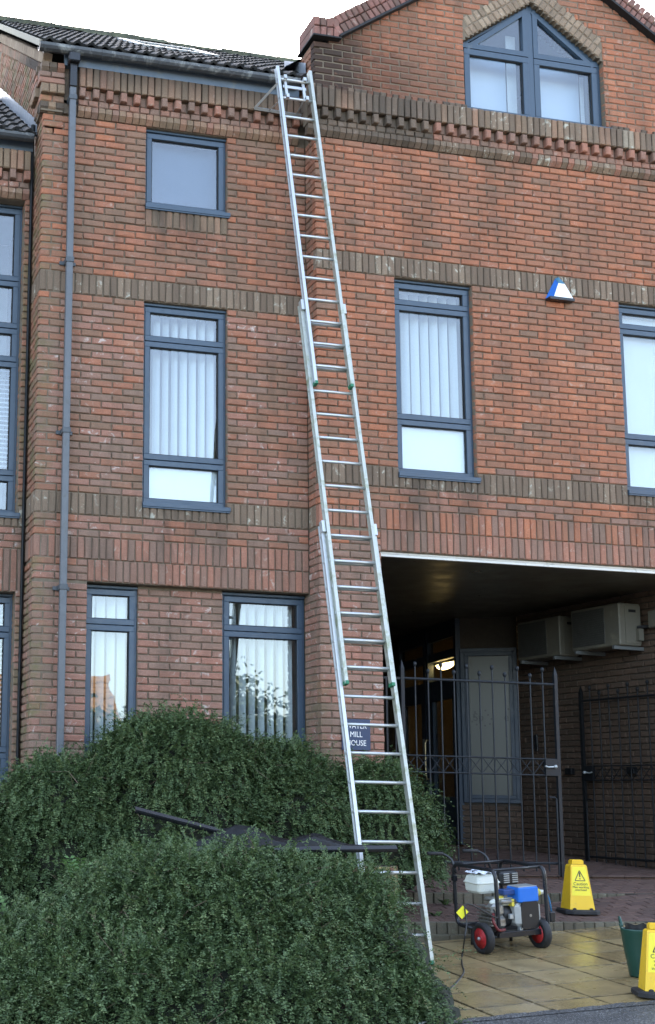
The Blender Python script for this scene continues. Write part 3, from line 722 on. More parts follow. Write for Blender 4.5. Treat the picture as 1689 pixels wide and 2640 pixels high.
# corner pier of the left bay with its own corbel
for F, a0, a1 in ((F1, -.045, .21), (F2, -.28, -.03)):
    n_ = 3; w = (a1-a0)/n_
    for i in range(n_):
        a = a0+i*w
        CB.cant(F, a+.004, a+w-.004, 8.781, 'brick_soot' if i != 1 else 'brick_buff', .048)
        CB.cant(F, a+.004, a+w-.004, 9.215, 'brick_soot', .075)
        CB.brick(F, a+.004, a+w-.004, 8.917, 9.019, 'brick_buff', .12, .09)
    CB.brick(F, a0, (a0+a1)/2-.005, 8.842, 8.907, 'brick_brown', .12, .045); CB.brick(F, (a0+a1)/2+.005, a1, 8.842, 8.907, 'brick_brown', .12, .045)
    CB.brick(F, a0-.02, a1, 9.03, 9.093, 'brick_lintel', .12, .075); CB.brick(F, a0-.02, a0+.1, 9.1, 9.158, 'brick_lintel', .12, .075); CB.brick(F, a0+.11, a1, 9.1, 9.158, 'brick_lintel', .12, .075)
    core_mb2.obox(F.P((a0+a1)/2, 9.0, -.01), F.a, F.i, (0, 0, 1), (a1-a0)/2-.01, .04, .26)
cornice(F4, 2.83, 4.3, 8.725, 'brick_soot', 'brick_soot'); cornice(F4, 4.3, XE, 8.725, 'brick_dark', 'brick_lintel')
cornice(F3, .095, P_+.0, 8.725, 'brick_soot', 'brick_soot')
i = 0; x = 2.85
while x < XE:
    if not (GW[0]-.01 < x+.035 < GW[1]+.01):
        CB.brick(F4, x+.004, x+.071, 9.253, 9.312, 'brick_soot' if random.random() < .7 else 'brick_red', .12, .045)
    x += .075
cornice(F8, -1.65, -.05, 7.95, 'brick_buff', 'brick_lintel')
core_mb2.build('cornice_bed', 'mortar', bld)

# gable coping, arch over the gable window
GB = Pieces('coping_brick', 300)
def slope_run(x0, z0, x1, z1, rows, y, depth, m, keep=lambda x, z: True, pitch=.075, name=GB, h=.105):
    t = np.array([x1-x0, 0, z1-z0]); Ln = np.linalg.norm(t); t /= Ln; nn = np.array([-t[2], 0, t[0]]);
    if nn[2] < 0: nn = -nn
    k = int(Ln/pitch)
    for i in range(k+1):
        for r in range(rows):
            c = np.array([x0, y, z0])+t*(i+.5)*pitch+nn*(r+.5)*(h+.008)
            if not keep(c[0], c[2]): continue
            key, arr = brick_arr(pitch-.009, h, depth, random.randrange(5))
            ax = t if t[0] > 0 else -t
            name.put(key, arr, frame3(ax, (0, 1, 0), nn, c+np.array([0, random.uniform(-.003, .003), 0])), m)
hx = 3.2; hz = APEX-SL*(AX-hx)
slope_run(hx, hz, AX, APEX, 2, -P_-.055, .36, 'brick_coping', lambda x, z: x < AX)
slope_run(2*AX-hx, hz, AX, APEX, 2, -P_-.055, .36, 'brick_coping', lambda x, z: x > AX)
for k0 in range(4):
    for r in range(2):
        a = 2.905+k0*.076
        key, arr = brick_arr(.069, .105, .42, random.randrange(5)); GB.put(key, arr, frame3((1, 0, 0), (0, 1, 0), (0, 0, 1), (a+.04, -P_-.055, 9.93+r*.113)), 'brick_coping')
cr = MB(); cr.obox(((hx+AX)/2, -P_+.12, (hz+APEX)/2-.012), (1/math.hypot(1, SL), 0, SL/math.hypot(1, SL)), (0, 1, 0), (-SL/math.hypot(1, SL), 0, 1/math.hypot(1, SL)), math.hypot(AX-hx, APEX-hz)/2, .205, .012)
cr.obox((AX+(AX-hx)/2, -P_+.12, (hz+APEX)/2-.012), (1/math.hypot(1, SL), 0, -SL/math.hypot(1, SL)), (0, 1, 0), (SL/math.hypot(1, SL), 0, 1/math.hypot(1, SL)), math.hypot(AX-hx, APEX-hz)/2, .205, .012)
cr.box(2.892, 3.22, -P_-.072, .12, 9.858, 9.875)
cr.build('creasing_tile', 'black_gap', bld)
slope_run(GW[0], GW[4]+.0, GW[2], GW[5]+.0, 2, -P_, .12, 'brick_arch', lambda x, z: GW[0]+.02 < x < GW[2]-.0)
slope_run(GW[1], GW[4]+.0, GW[2], GW[5]+.0, 2, -P_, .12, 'brick_arch', lambda x, z: GW[2]+.0 < x < GW[1]-.02)
# raked verge band of the side gable
tv = np.array([0, 1/math.hypot(1, .7), .7/math.hypot(1, .7)]); nv = np.array([0, -tv[2], tv[1]])
for i in range(46):
    for r, (h, mm) in enumerate(((.10, 'brick_buff'), (.10, 'brick_arch'))):
        c = np.array([-.012-.012*r, .05, 9.22])+tv*(i+.5)*.08+nv*(r*.11+.02)
        key, arr = brick_arr(.07, .10, .1, random.randrange(5)); GB.put(key, arr, frame3(-tv, (1, 0, 0), nv, c), mm)
hid = lambda p: p[2] < 2.05 and p[0] < 3.5
BR.emit(wall, hid); SB.emit(wall, hid); CB.emit(wall); GB.emit(wall)

# shell that closes the building at the back
sh = MB(); sh.box(-1.8, XE, 6.5, 6.7, .3, 10.5); sh.box(XE-.1, XE, .0, 6.6, .3, 9.7); sh.box(-1.8, 2.9, .95, 1.0, .3, 8.4) if False else None
sh.box(-1.8, -1.7, .47, 6.6, .3, 9)
sh.build('rear_wall', 'mortar', bld)
rb = MB()
for sgn in (-1, 1):
    xe = AX+sgn*2.9
    rb.add([(xe, .06, APEX-SL*2.9+.1), (AX, .06, APEX+.1), (AX, 6.7, APEX+.1), (xe, 6.7, APEX-SL*2.9+.1)], [(0, 1, 2, 3)])
rb.build('gable_roof', 'roof_tile', bld)

# ------------------------------------------------------------------ roofs
def tile_arr():
    prof = [(0, .0), (.03, .0), (.045, .018), (.075, .034), (.105, .018), (.12, 0), (.18, 0), (.195, .018), (.225, .034), (.255, .018), (.27, 0), (.30, 0)]
    n_ = len(prof); v = []
    for y in (0, .40):
        for x, z in prof: v.append((x-.15, y, z))
    for x, z in prof: v.append((x-.15, 0.004, z-.030))
    f = [(i, i+1, n_+i+1, n_+i) for i in range(n_-1)]+[(2*n_+i, 2*n_+i+1, i+1, i) for i in range(n_-1)]
    return np.array(v, float), f
TA = tile_arr()
def roof_tiles(PC, x0, cols, ye, ze, slope, rows, xlim=99):
    c0, s0 = 1/math.hypot(1, slope), slope/math.hypot(1, slope); t = np.array([0, c0, s0]); nn = np.array([0, -s0, c0])
    tl = 0.068; t2 = t*math.cos(tl)-nn*math.sin(tl); n2 = nn*math.cos(tl)+t*math.sin(tl)
    for r in range(rows):
        for k in range(cols):
            c = np.array([x0+.15+k*.3, ye, ze])+t*r*.325+nn*(.035)+np.array([0, 0, random.uniform(-.004, .004)])
            if c[0] > xlim and c[1] < .2: continue
            PC.put(('tile',), TA, frame3((1, 0, 0), t2, n2, c), 'roof_tile')
rf = MB(); YE, ZE, RS = -.13, 9.43, .70
rf.add([(-.06, YE, ZE), (2.90, YE, ZE), (2.90, 3.05, ZE+RS*3.18), (-.06, 3.05, ZE+RS*3.18), (-.06, 6.7, 9.3), (4.9, 6.7, 9.3), (4.9, 3.05, ZE+RS*3.18), (4.9, .12, ZE+RS*.25), (2.90, .12, ZE+RS*.25)], [(0, 1, 8, 2, 3), (8, 7, 6, 2), (3, 2, 6, 5, 4)])
roof = rf.build('roof', 'roof_tile', bld)
TP = Pieces('tile', 300); roof_tiles(TP, -.06, 16, YE-.03, ZE-.005, RS, 12, 2.9)
wr = MB(); wr.add([(-1.8, .25, 8.58), (-.0, .25, 8.58), (0, 3.2, 8.58+.72*2.95), (-1.8, 3.2, 8.58+.72*2.95)], [(0, 1, 2, 3)])
wing_roof = wr.build('wing_roof', 'roof_tile', bld)
roof_tiles(TP, -1.83, 6, .22, 8.575, .72, 11); TP.emit(roof)
rg = MB(); prof = [(-.11, -.06), (-.09, .0), (-.03, .045), (.03, .045), (.09, .0), (.11, -.06)]
for k in range(13):
    rgk = MB(); rgk.prism([(p+random.uniform(-.01, .01), q+random.uniform(-.012, .012)) for p, q in prof], (0, 1, 0), (0, 0, 1), (1, 0, 0), (-.08+k*.39, 3.05, ZE+RS*3.18+.07), 0, .37+.015); rgk.build('ridge_tile', 'ridge_moss', roof)
vg = MB(); vg.obox(np.array([-.055, 0, 0])+np.array([0, 1.46, ZE+RS*1.59+.0]), tv, (1, 0, 0), nv, 1.94, .03, .03); vg.build('verge', 'mortar_pale', roof)
vx = MB()                                               # roof light
tx = np.array([0, 1/math.hypot(1, RS), RS/math.hypot(1, RS)]); nx_ = np.array([0, -tx[2], tx[1]])
vo = np.array([1.86, 1.75, ZE+RS*(1.75-YE)])
for dx, dy, hx_, hy_ in ((-.46, 0, .04, .62), (.46, 0, .04, .62), (0, -.58, .46, .05), (0, .58, .46, .04)):
    vx.obox(vo+np.array([dx, 0, 0])+tx*dy+nx_*.062, (1, 0, 0), tx, nx_, hx_, hy_, .022)
rl = vx.build('roof_light', 'galv', roof)
vp = MB(); vp.obox(vo+nx_*.066, (1, 0, 0), tx, nx_, .42, .53, .004); vp.build('pane', 'glass_pane', rl)
vf = MB(); vf.obox(vo-tx*.70+nx_*.05, (1, 0, 0), tx, nx_, .5, .09, .006); vf.build('flashing', 'lead', rl)
# lead flashings
fl = MB()
for k in range(9):
    y0 = .32+k*.3; z0 = 8.60+.72*(y0-.25)
    fl.add([(-.006, y0, z0), (-.006, y0+.3, z0+.216), (-.006, y0+.3, z0+.216+.16), (-.006, y0, z0+.17), (-.09, y0, z0+.05), (-.09, y0+.3, z0+.266)], [(0, 1, 2, 3), (4, 5, 1, 0)])
fl.build('flashing', 'lead', bld)
fb = MB(); fb.add([(2.90, -.1, 9.5), (2.90, .5, 9.9), (2.90, .5, 10.05), (2.90, -.1, 9.66)], [(0, 1, 2, 3)]); fb.build('flashing', 'lead', bld)
# fascia, gutter, downpipe
fa = MB(); fa.box(.2, 2.83, -.075, -.045, 9.255, 9.40); fa.box(.2, 2.83, -.09, .02, 9.245, 9.254); fa.build('fascia', 'fascia_blue', bld)
fa = MB(); fa.box(-1.8, -.03, .38, .41, 8.48, 8.62); fa.build('fascia', 'fascia_blue', bld)
def gutter(x0, x1, y, zt, parent):
    g = MB(); pr = [(-.06, 0), (-.056, -.03), (-.04, -.056), (-.015, -.07), (.015, -.07), (.04, -.056), (.056, -.03), (.06, 0), (.05, 0), (.035, -.045), (0, -.06), (-.035, -.045), (-.05, 0)]
    g.prism(pr, (0, 1, 0), (0, 0, 1), (1, 0, 0), (0, y, zt), x0, x1); go = g.build('gutter', 'gutter_grey', parent)
    x = x0+.05
    while x < x1:
        k = MB(); k.prism([(p*1.09, q*1.09-.001) for p, q in pr[:8]]+[(.05, .002), (-.05, .002)], (0, 1, 0), (0, 0, 1), (1, 0, 0), (0, y, zt), x, x+.028); k.build('gutter_clip', 'gutter_grey', go); x += .62
gutter(-.09, 2.80, -.145, 9.405, bld); gutter(-1.8, -.05, .27, 8.60, bld)
dpX = .288
dp = MB(); dp.rbox(dpX-.034, dpX+.034, -.135, -.07, 1.2, 9.03, .006); dpo = dp.build('downpipe', 'pipe_grey', bld)
hp = MB(); hp.rbox(dpX-.06, dpX+.06, -.2, -.075, 9.24, 9.345, .012); hp.rbox(dpX-.038, dpX+.038, -.15, -.066, 8.985, 9.25, .006); hp.build('hopper', 'plastic_black', dpo)
for zc in (8.87, 7.08, 5.276, 3.682):
    k = MB(); k.rbox(dpX-.042, dpX+.042, -.142, -.0, zc-.028, zc+.028, .004); k.rbox(dpX-.085, dpX+.085, -.02, -.002, zc-.02, zc+.02, .003); k.build('pipe_clip', 'pipe_clip', dpo)
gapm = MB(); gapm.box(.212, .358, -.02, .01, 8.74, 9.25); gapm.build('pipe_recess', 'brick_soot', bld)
wp = MB(); wp.tube([(-.03, .41, 1.2), (-.03, .41, 8.75)], .017, 8); wp.tube([(-.03, .41, 8.72), (-.03, .41, 8.80)], .024, 8); wp.build('wall_cable', 'iron_dark', bld)

# ------------------------------------------------------------------ windows
def fbox(mb, F, s0, s1, z0, z1, d0, d1, r=0.003):
    m2 = MB(); m2.rbox(s0, s1, d0, d1, z0, z1, r)
    mb.add([tuple(F.o+F.a*q[0]+F.n*q[1]+np.array([0, 0, q[2]])) for q in m2.v], m2.f)
def bars(mb, F, s0, s1, z0, z1, w, d0, d1):
    fbox(mb, F, s0, s1, z0, z0+w, d0, d1); fbox(mb, F, s0, s1, z1-w, z1, d0, d1)
    fbox(mb, F, s0, s0+w, z0+w, z1-w, d0, d1); fbox(mb, F, s1-w, s1, z0+w, z1-w, d0, d1)
def room(F, s0, s1, z0, z1, d, m='room_paint', depth=1.3):
    r = MB(); t = .02
    fbox(r, F, s0-.25, s1+.25, z0-.3, z1+.2, d-depth-t, d-depth); fbox(r, F, s0-.25-t, s0-.25, z0-.3, z1+.2, d-depth, d); fbox(r, F, s1+.25, s1+.25+t, z0-.3, z1+.2, d-depth, d)
    fbox(r, F, s0-.25, s1+.25, z1+.2, z1+.22, d-depth, d); fbox(r, F, s0-.25, s1+.25, z0-.32, z0-.3, d-depth, d)
    r.build('room', m, bld)
def window(F, s0, s1, z0, z1, splits, recess=.075, film=(), rm='room_paint', sill=True, sw=.056, fw=.034, depth=1.3, room_on=True):
    d = -recess; mb = MB(); bars(mb, F, s0, s1, z0, z1, fw, d-.07, d)
    fbox(mb, F, s0-.004, s1+.004, z1-.028, z1-.002, d, d+.02)           # head drip
    zs = [z0+fw*.6]+list(splits)+[z1-fw*1.1]
    w = mb.build('window', 'frame_blue', bld)
    for i, (a, b_) in enumerate(zip(zs, zs[1:])):
        sb = MB(); bars(sb, F, s0+fw*.75, s1-fw*.75, a+.004, b_-.004, sw, d-.045, d+.012); so_ = sb.build('sash', 'frame_blue', w)
        bd = MB(); bars(bd, F, s0+fw*.75+sw, s1-fw*.75-sw, a+.004+sw, b_-.004-sw, .009, d-.02, d-.002); bd.build('glazing_bead', 'black_gap', w)
        pn = MB(); fbox(pn, F, s0+fw+sw*.7, s1-fw-sw*.7, a+sw*.8, b_-sw*.8, d-.026, d-.022, .0005); pn.build('pane', 'glass_pane', w)
        if i in film:
            fm = MB(); fbox(fm, F, s0+fw+.01, s1-fw-.01, a+.01, b_-.01, d-.06, d-.052, .0005); fm.build('white_film', 'white_film', w)
    if sill:
        sb = MB(); fbox(sb, F, s0-.0, s1+.025, z0-.022, z0+.024, d-.05, .022, .004); fbox(sb, F, s0-.0, s1+.018, z0-.036, z0-.022, -.01, .016, .002); sb.build('sill', 'frame_blue', w)
    if room_on: room(F, s0, s1, z0, z1, d-.14, rm, depth)
    return w
def blind(F, s0, s1, z0, z1, d, label, ang=35, pitch=.1, group='vertical blinds behind the windows', skip=()):
    c = F.P((s0+s1)/2, z0, d); t = thing('vertical_blind', label, 'blind', tuple(c), group)
    hr = MB(); fbox(hr, F, s0, s1, z1, z1+.04, d-.02, d+.02); hr.build('head_rail', 'white_film', t)
    n_ = int((s1-s0)/pitch)
    for i in range(n_):
        if i in skip: continue
        sm = s0+(i+.5)*(s1-s0)/n_; a = math.radians(ang+random.uniform(-7, 7)); v = MB()
        u = F.a*math.cos(a)+F.n*math.sin(a); q = F.P(sm, 0, d)
        k = 4; pts = []
        for zz in (z0, z1):
            for j in range(k+1):
                e = (j/k-.5)*.089; bow = .006*(1-(2*j/k-1)**2); p = q+u*e+np.cross(u, (0, 0, 1))*bow; pts.append((p[0], p[1], zz))
        v.add(pts, [(j, j+1, k+2+j, k+1+j) for j in range(k)]); v.build('vane', 'blind_cloth', t, True)
w = window(F1, 1.12, 2.035, 7.825, 8.725, [], .07)
def flat_backing(F, s0, s1, z0, z1, d, label, m):  # unseen sheet added behind a pane to set its reflected sky tone
    t = thing('pane_backing', label, 'blind', tuple(F.P((s0+s1)/2, z0, d)), 'plain sheets behind the panes')
    q = MB(); fbox(q, F, s0, s1, z0, z1, d-.002, d, .0005); q.build('backing_sheet', m, t); q = MB(); fbox(q, F, s0, s1, z1, z1+.04, d-.02, d+.02); q.build('backing_rail', 'white_film', t)
plain('blind_sky_tint', (0.60, 0.66, 0.74), 0.8, var=0.06, scale=2)  # gable blind, pale blue of the reflected sky put into its colour
plain('backing_sky_blue', (0.07, 0.10, 0.15), 0.8, var=0.06, scale=2)  # blue sky reflection of the top window put into the sheet colour
flat_backing(F1, 1.16, 2.0, 7.86, 8.66, -.20, 'added dark blue sheet giving the small square top window its sky reflection tone', 'backing_sky_blue')
w = window(F1, 1.12, 2.035, 4.6, 6.775, [4.6+2.175*.225, 4.6+2.175*.81], .07, film=(0,))
blind(F1, 1.18, 1.98, 5.1, 6.72, -.26, 'white vertical blind in the tall window left of the ladder', 52)
w = window(F1g, .5575, 1.115, 1.85, 3.765, [3.365], .045)
blind(F1g, .62, 1.06, 1.9, 3.72, -.24, 'white vertical blind in the narrow ground floor window', 32, .105)
w = window(F1g, 2.015, 2.925, 1.85, 3.765, [3.365], .045)
blind(F1g, 2.16, 2.88, 1.9, 3.72, -.24, 'white vertical blind turned open in the ground floor window beside the plaque pier', 62, .1)
w = window(F4, 3.82, 4.735, 5.05, 7.225, [5.05+2.175*.285, 5.05+2.175*.87], .075, film=(0,))
blind(F4, 3.88, 4.68, 5.6, 7.15, -.24, 'white vertical blind in the first floor window right of the ladder', 44)
w = window(F4, 6.53, 7.44, 5.05, 7.225, [5.05+2.175*.285, 5.05+2.175*.87], .075)
flat_backing(F4, 6.57, 7.40, 5.12, 7.12, -.17, 'added pale sheet standing for the bright sky reflection in the right edge window', 'blind_cloth')
w = window(F8, -1.3, -.085, 4.5, 7.95, [4.95, 6.19, 6.56, 7.09], .16, film=())
w = window(F8, -1.3, -.085, 1.6, 3.7, [2.07, 3.30], .16)
for (z0, z1, nm) in ((5.0, 6.15, 'white slatted blind in the upper window at the left edge'), (2.1, 3.65, 'grey slatted blind in the ground floor window at the left edge')):
    t = thing('slatted_blind', nm, 'blind', (-.7, .8, z0), 'slatted blinds of the set-back wing')
    zz = z0
    while zz < z1:
        v = MB(); v.obox((-.66, .80, zz), (1, 0, 0), (0, .8, .6), (0, -.6, .8), .56, .02, .0008); v.build('slat', 'blind_cloth', t); zz += .05
# gable window
gw = MB(); d = .075; Y0, Y1 = -P_+d, -P_+d+.07
def ybar(mb, p, q, w, y0, y1):
    p, q = np.array(p, float), np.array(q, float); t = q-p; L = np.linalg.norm(t); t /= L; nn = np.array([-t[1], t[0]])
    c = (p+q)/2; mb.obox((c[0], (y0+y1)/2, c[1]), (t[0], 0, t[1]), (0, 1, 0), (nn[0], 0, nn[1]), L/2, (y1-y0)/2, w/2)
x0, x1, xm, zb_, zs_, zp = GW
fw = .04
fbox(gw, F4, x0, x1, zb_, zb_+.05, -d-.07, -d); fbox(gw, F4, x0, x0+fw, zb_+.05, zs_, -d-.07, -d); fbox(gw, F4, x1-fw, x1, zb_+.05, zs_, -d-.07, -d)
fbox(gw, F4, xm-.035, xm+.035, zb_+.05, zp-.03, -d-.07, -d+.004)
ybar(gw, (x0, zs_-.015), (xm, zp-.015), .045, Y0+.002, Y1); ybar(gw, (x1, zs_-.015), (xm, zp-.015), .045, Y0+.002, Y1)
gwo = gw.build('window', 'frame_blue', bld)
for sgn in (-1, 1):
    a, b_ = (x0+fw, xm-.035) if sgn < 0 else (xm+.035, x1-fw)
    zt = zs_-.055
    s_ = MB(); bars(s_, F4, a, b_, zb_+.04, zt, .07, -d-.045, -d+.012); s_.build('sash', 'frame_blue', gwo)
    bd = MB(); bars(bd, F4, a+.07, b_-.07, zb_+.11, zt-.07, .009, -d-.02, -d-.002); bd.build('glazing_bead', 'black_gap', gwo)
    pn = MB(); fbox(pn, F4, a+.05, b_-.05, zb_+.08, zt-.05, -d-.027, -d-.023, .0005); pn.build('pane', 'glass_pane', gwo)
    # triangular top light: (outer low corner, inner low, inner high)
    lo = zt+.008; ox = x0+.03 if sgn < 0 else x1-.03; ix = xm+sgn*.035
    hi = zp-.06-.035*gsl
    s_ = MB(); ww = .06
    ybar(s_, (ox+(-sgn)*.0, lo+ww/2), (ix, lo+ww/2), ww, Y0-.012, Y0+.045)
    s_.box(min(ix, ix+sgn*ww), max(ix, ix+sgn*ww), Y0-.0125, Y0+.045, lo+ww, hi-.03)
    ybar(s_, (ox-sgn*.05, lo+.0), (ix, hi), .055, Y0-.0115, Y0+.045); s_.build('sash', 'frame_blue', gwo)
    pn = MB(); pn.prism([(ox-sgn*.12, lo+.04), (ix, lo+.04), (ix, hi-.02)], (1, 0, 0), (0, 0, 1), (0, 1, 0), (0, 0, 0), Y0+.022, Y0+.026); pn.build('pane', 'glass_pane', gwo)
sl_ = MB(); fbox(sl_, F4, x0+.01, x1+.05, zb_+.004, zb_+.03, -d-.02, .05, .004); sl_.build('sill', 'frame_blue', gwo)
room(F4, x0+.2, x1-.2, zb_+.2, zp-.25, -d-.2, 'room_paint', 1.6)
t = thing('pane_backing', 'blind with white edge strips behind the gable window, tinted as reflected sky', 'blind', (5.6, 0, 9.35), 'plain sheets behind the panes')
for q0, q1, y_, m_ in ((4.78, 5.42, .04, 'blind_sky_tint'), (5.43, 5.55, .03, 'white_film'), (5.64, 6.36, .04, 'blind_sky_tint'), (6.37, 6.42, .03, 'white_film')):
    q = MB(); q.box(q0, q1, y_, y_+.003, 9.32, 10.02+min(1, max(0, 1-abs((q0+q1)/2-5.6)/.9))*.5); q.build('backing_sheet', m_, t)
# ------------------------------------------------------------------ archway passage
pz = MB(); pz.box(3.38, 3.6, -P_+.3, 6.5, .3, 4.3); pz.box(3.0, XE, 6.3, 6.5, .3, 4.4); pz.build('passage_wall_and_end_stop', 'mortar_shaded', bld)  # left wall, plus an added end wall closing the through passage to light
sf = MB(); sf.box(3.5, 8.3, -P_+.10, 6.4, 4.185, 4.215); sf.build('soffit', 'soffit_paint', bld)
wt = MB(); wt.box(XJ0+.004, XJ1-.004, -P_+.06, -P_+.098, 4.178, 4.21); wt.box(XJ0+.004, XJ1-.004, -P_+.05, -P_+.06, 4.205, 4.224); wt.build('edge_trim', 'white_trim', bld)
jl = MB(); jl.box(XJ0+.001, XJ0+.02, -P_+.12, .3, .8, 4.18); jl.build('jamb_lining', 'iron_dark', bld)
P0, P1, P2, P3 = np.array([7.66, -.16]), np.array([7.30, 3.2]), np.array([6.66, 3.62]), np.array([6.92, 5.8])
def wface(pb, pf):                       # face whose s runs from pb to pf, seen from its left-hand outside
    a = pf-pb; L = np.linalg.norm(a); a = a/L; inw = np.array([-a[1], a[0]])
    return Face((pb[0], pb[1], 0), (a[0], a[1], 0), (-inw[0], -inw[1], 0)), L
F5, L5 = wface(P1, P0); F6, L6 = wface(P2, P1); F7, L7 = wface(P3, P2)
pm = MB(); core(pm, F5, 0, L5, .6, 4.2, [], .15); core(pm, F6, 0, L6, .8, 1.68, [], .1); core(pm, F6, 0, L6, 3.76, 4.2, [], .1); core(pm, F6, L6-.05, L6, .8, 4.2, [], .1)
PW = Pieces('brick', 60); lay(PW, F5, 0, L5, .9, 4.2, [], 'brick_passage_shaded', d=.05); lay(PW, F6, 0, L6, .9, 1.68, [], 'brick_passage_shaded', d=.05)
pwo = pm.build('passage_side_wall', 'mortar_shaded', bld); PW.emit(pwo)
# tall frosted window with lettering
fwin = MB(); bars(fwin, F6, .03, L6-.01, 1.68, 3.76, .055, -.06, .02); bars(fwin, F6, .085, L6-.065, 1.735, 3.705, .05, -.05, .035); fwo = fwin.build('window', 'frame_blue_shaded', bld)
pn = MB(); fbox(pn, F6, .12, L6-.1, 1.77, 3.67, -.02, -.012, .0005); pn.build('pane', 'glass_frosted', fwo)
Mx = lambda F, s_, z_, d_: frame3(F.a, (0, 0, 1), F.n, F.P(s_, z_, d_))
textmesh('Sp', .15, 'lettering', 'letter_dark', Mx(F6, .245, 2.82, -.010), fwo); textmesh('e', .15, 'lettering', 'letter_dark', Mx(F6, .60, 2.82, -.010), fwo)
for k in range(12):
    a = k*2*math.pi/11; r_ = .10 if k % 2 else .125; dm = MB(); c_ = (.285+math.cos(a)*r_, 2.80+math.sin(a)*r_) if k < 11 else (.63, 2.93)
    dm.lathe(F6.P(c_[0], c_[1], -.011), F6.n, [(.013, 0), (.013, .001)], 8); dm.build('dot', 'letter_dark', fwo)
# entrance doors seen at a slant
dr = MB()
for s0, s1 in ((0, 1.08), (1.12, L7)):
    bars(dr, F7, s0, s1, 1.12, 4.18, .07, -.06, .03)
    for z0, z1 in ((3.66, 3.78), (3.10, 3.38), (1.2, 1.75), (3.95, 4.12)): fbox(dr, F7, s0+.07, s1-.07, z0, z1, -.05, .02)
    fbox(dr, F7, s0+.07, s0+.19, 1.2, 3.38, -.05, .018); fbox(dr, F7, s1-.19, s1-.07, 1.2, 3.38, -.05, .018)
dro = dr.build('entrance_door', 'frame_blue_shaded', bld)
for s0, s1 in ((.05, 1.03), (1.17, L7-.05)):
    for z0, z1 in ((3.77, 3.96), (3.37, 3.67), (1.74, 3.11)):
        pn = MB(); fbox(pn, F7, s0, s1, z0, z1, -.03, -.026, .0005); pn.build('pane', 'glass_door', dro)
hd = MB(); hd.tube([F7.P(1.2, 2.55, .02), F7.P(1.2, 2.55, .08), F7.P(1.2, 2.50, .095), F7.P(1.2, 2.05, .095), F7.P(1.2, 2.0, .08), F7.P(1.2, 2.0, .02)], .014, 8); hd.build('handle', 'brass', dro)
lk = MB(); fbox(lk, F7, .93, 1.0, 2.28, 2.58, .018, .028); lk.build('lock_plate', 'galv', dro)
lb = MB(); fbox(lb, F7, -.1, L7+.1, 1.0, 4.2, -1.5, -1.47); fbox(lb, F7, -.12, -.1, 1.0, 4.2, -1.5, -.1); fbox(lb, F7, -.1, L7+.1, 4.19, 4.21, -1.5, -.07); fbox(lb, F7, -.1, L7+.1, 1.0, 1.02, -1.5, -.07); lb.build('lobby', 'lobby_paint', bld)
t = thing('wall_lamp', 'glowing half-moon lamp behind the entrance door glass', 'lamp', tuple(F7.P(1.68, 3.55, -.3)))
_d = ray(1150, 1711); _o = F7.P(0, 0, -.14); _lp = CP+_d*(((_o-CP) @ F7.n)/(_d @ F7.n)); t.location = tuple(_lp)
lm = MB(); V = []; n_ = 12
for i in range(n_+1):
    for j in range(9):
        a_ = math.pi*i/n_; e_ = math.pi/2*j/8; V.append(_lp+F7.a*(-.34*math.cos(a_)*math.cos(e_)*1.0)+np.array([0, 0, -.085*math.sin(a_)])*math.cos(e_)+F7.n*(.06*math.sin(e_)))
lm.add(V, [(i*9+j, i*9+j+1, (i+1)*9+j+1, (i+1)*9+j) for i in range(n_) for j in range(8)]); lm.build('bowl', 'lamp_glow', t, True)
lm = MB(); lm.obox(_lp+np.array([0, 0, .008]), F7.a, F7.n, (0, 0, 1), .36, .05, .008); lm.build('rim', 'galv', t)
bx_ = MB(); fbox(bx_, F5, 2.44, 2.6, 3.73, 3.93, 0.0, .09, .008)
for zz in (3.86, 3.80, 3.775): bx_.lathe(F5.P(2.475, zz, .09), F5.n, [(.012, 0), (.012, .004)], 8)
tag(bx_.build('junction_box', 'ac_case'), 'small cream junction box on the passage wall at the right edge', 'junction box')
ic = MB(); fbox(ic, F5, .30, .36, 2.36, 2.58, 0, .02, .004); fbox(ic, F5, .31, .35, 2.47, 2.56, .02, .024, .001); tag(ic.build('intercom', 'plastic_black'), 'small black intercom panel beside the frosted window', 'intercom')
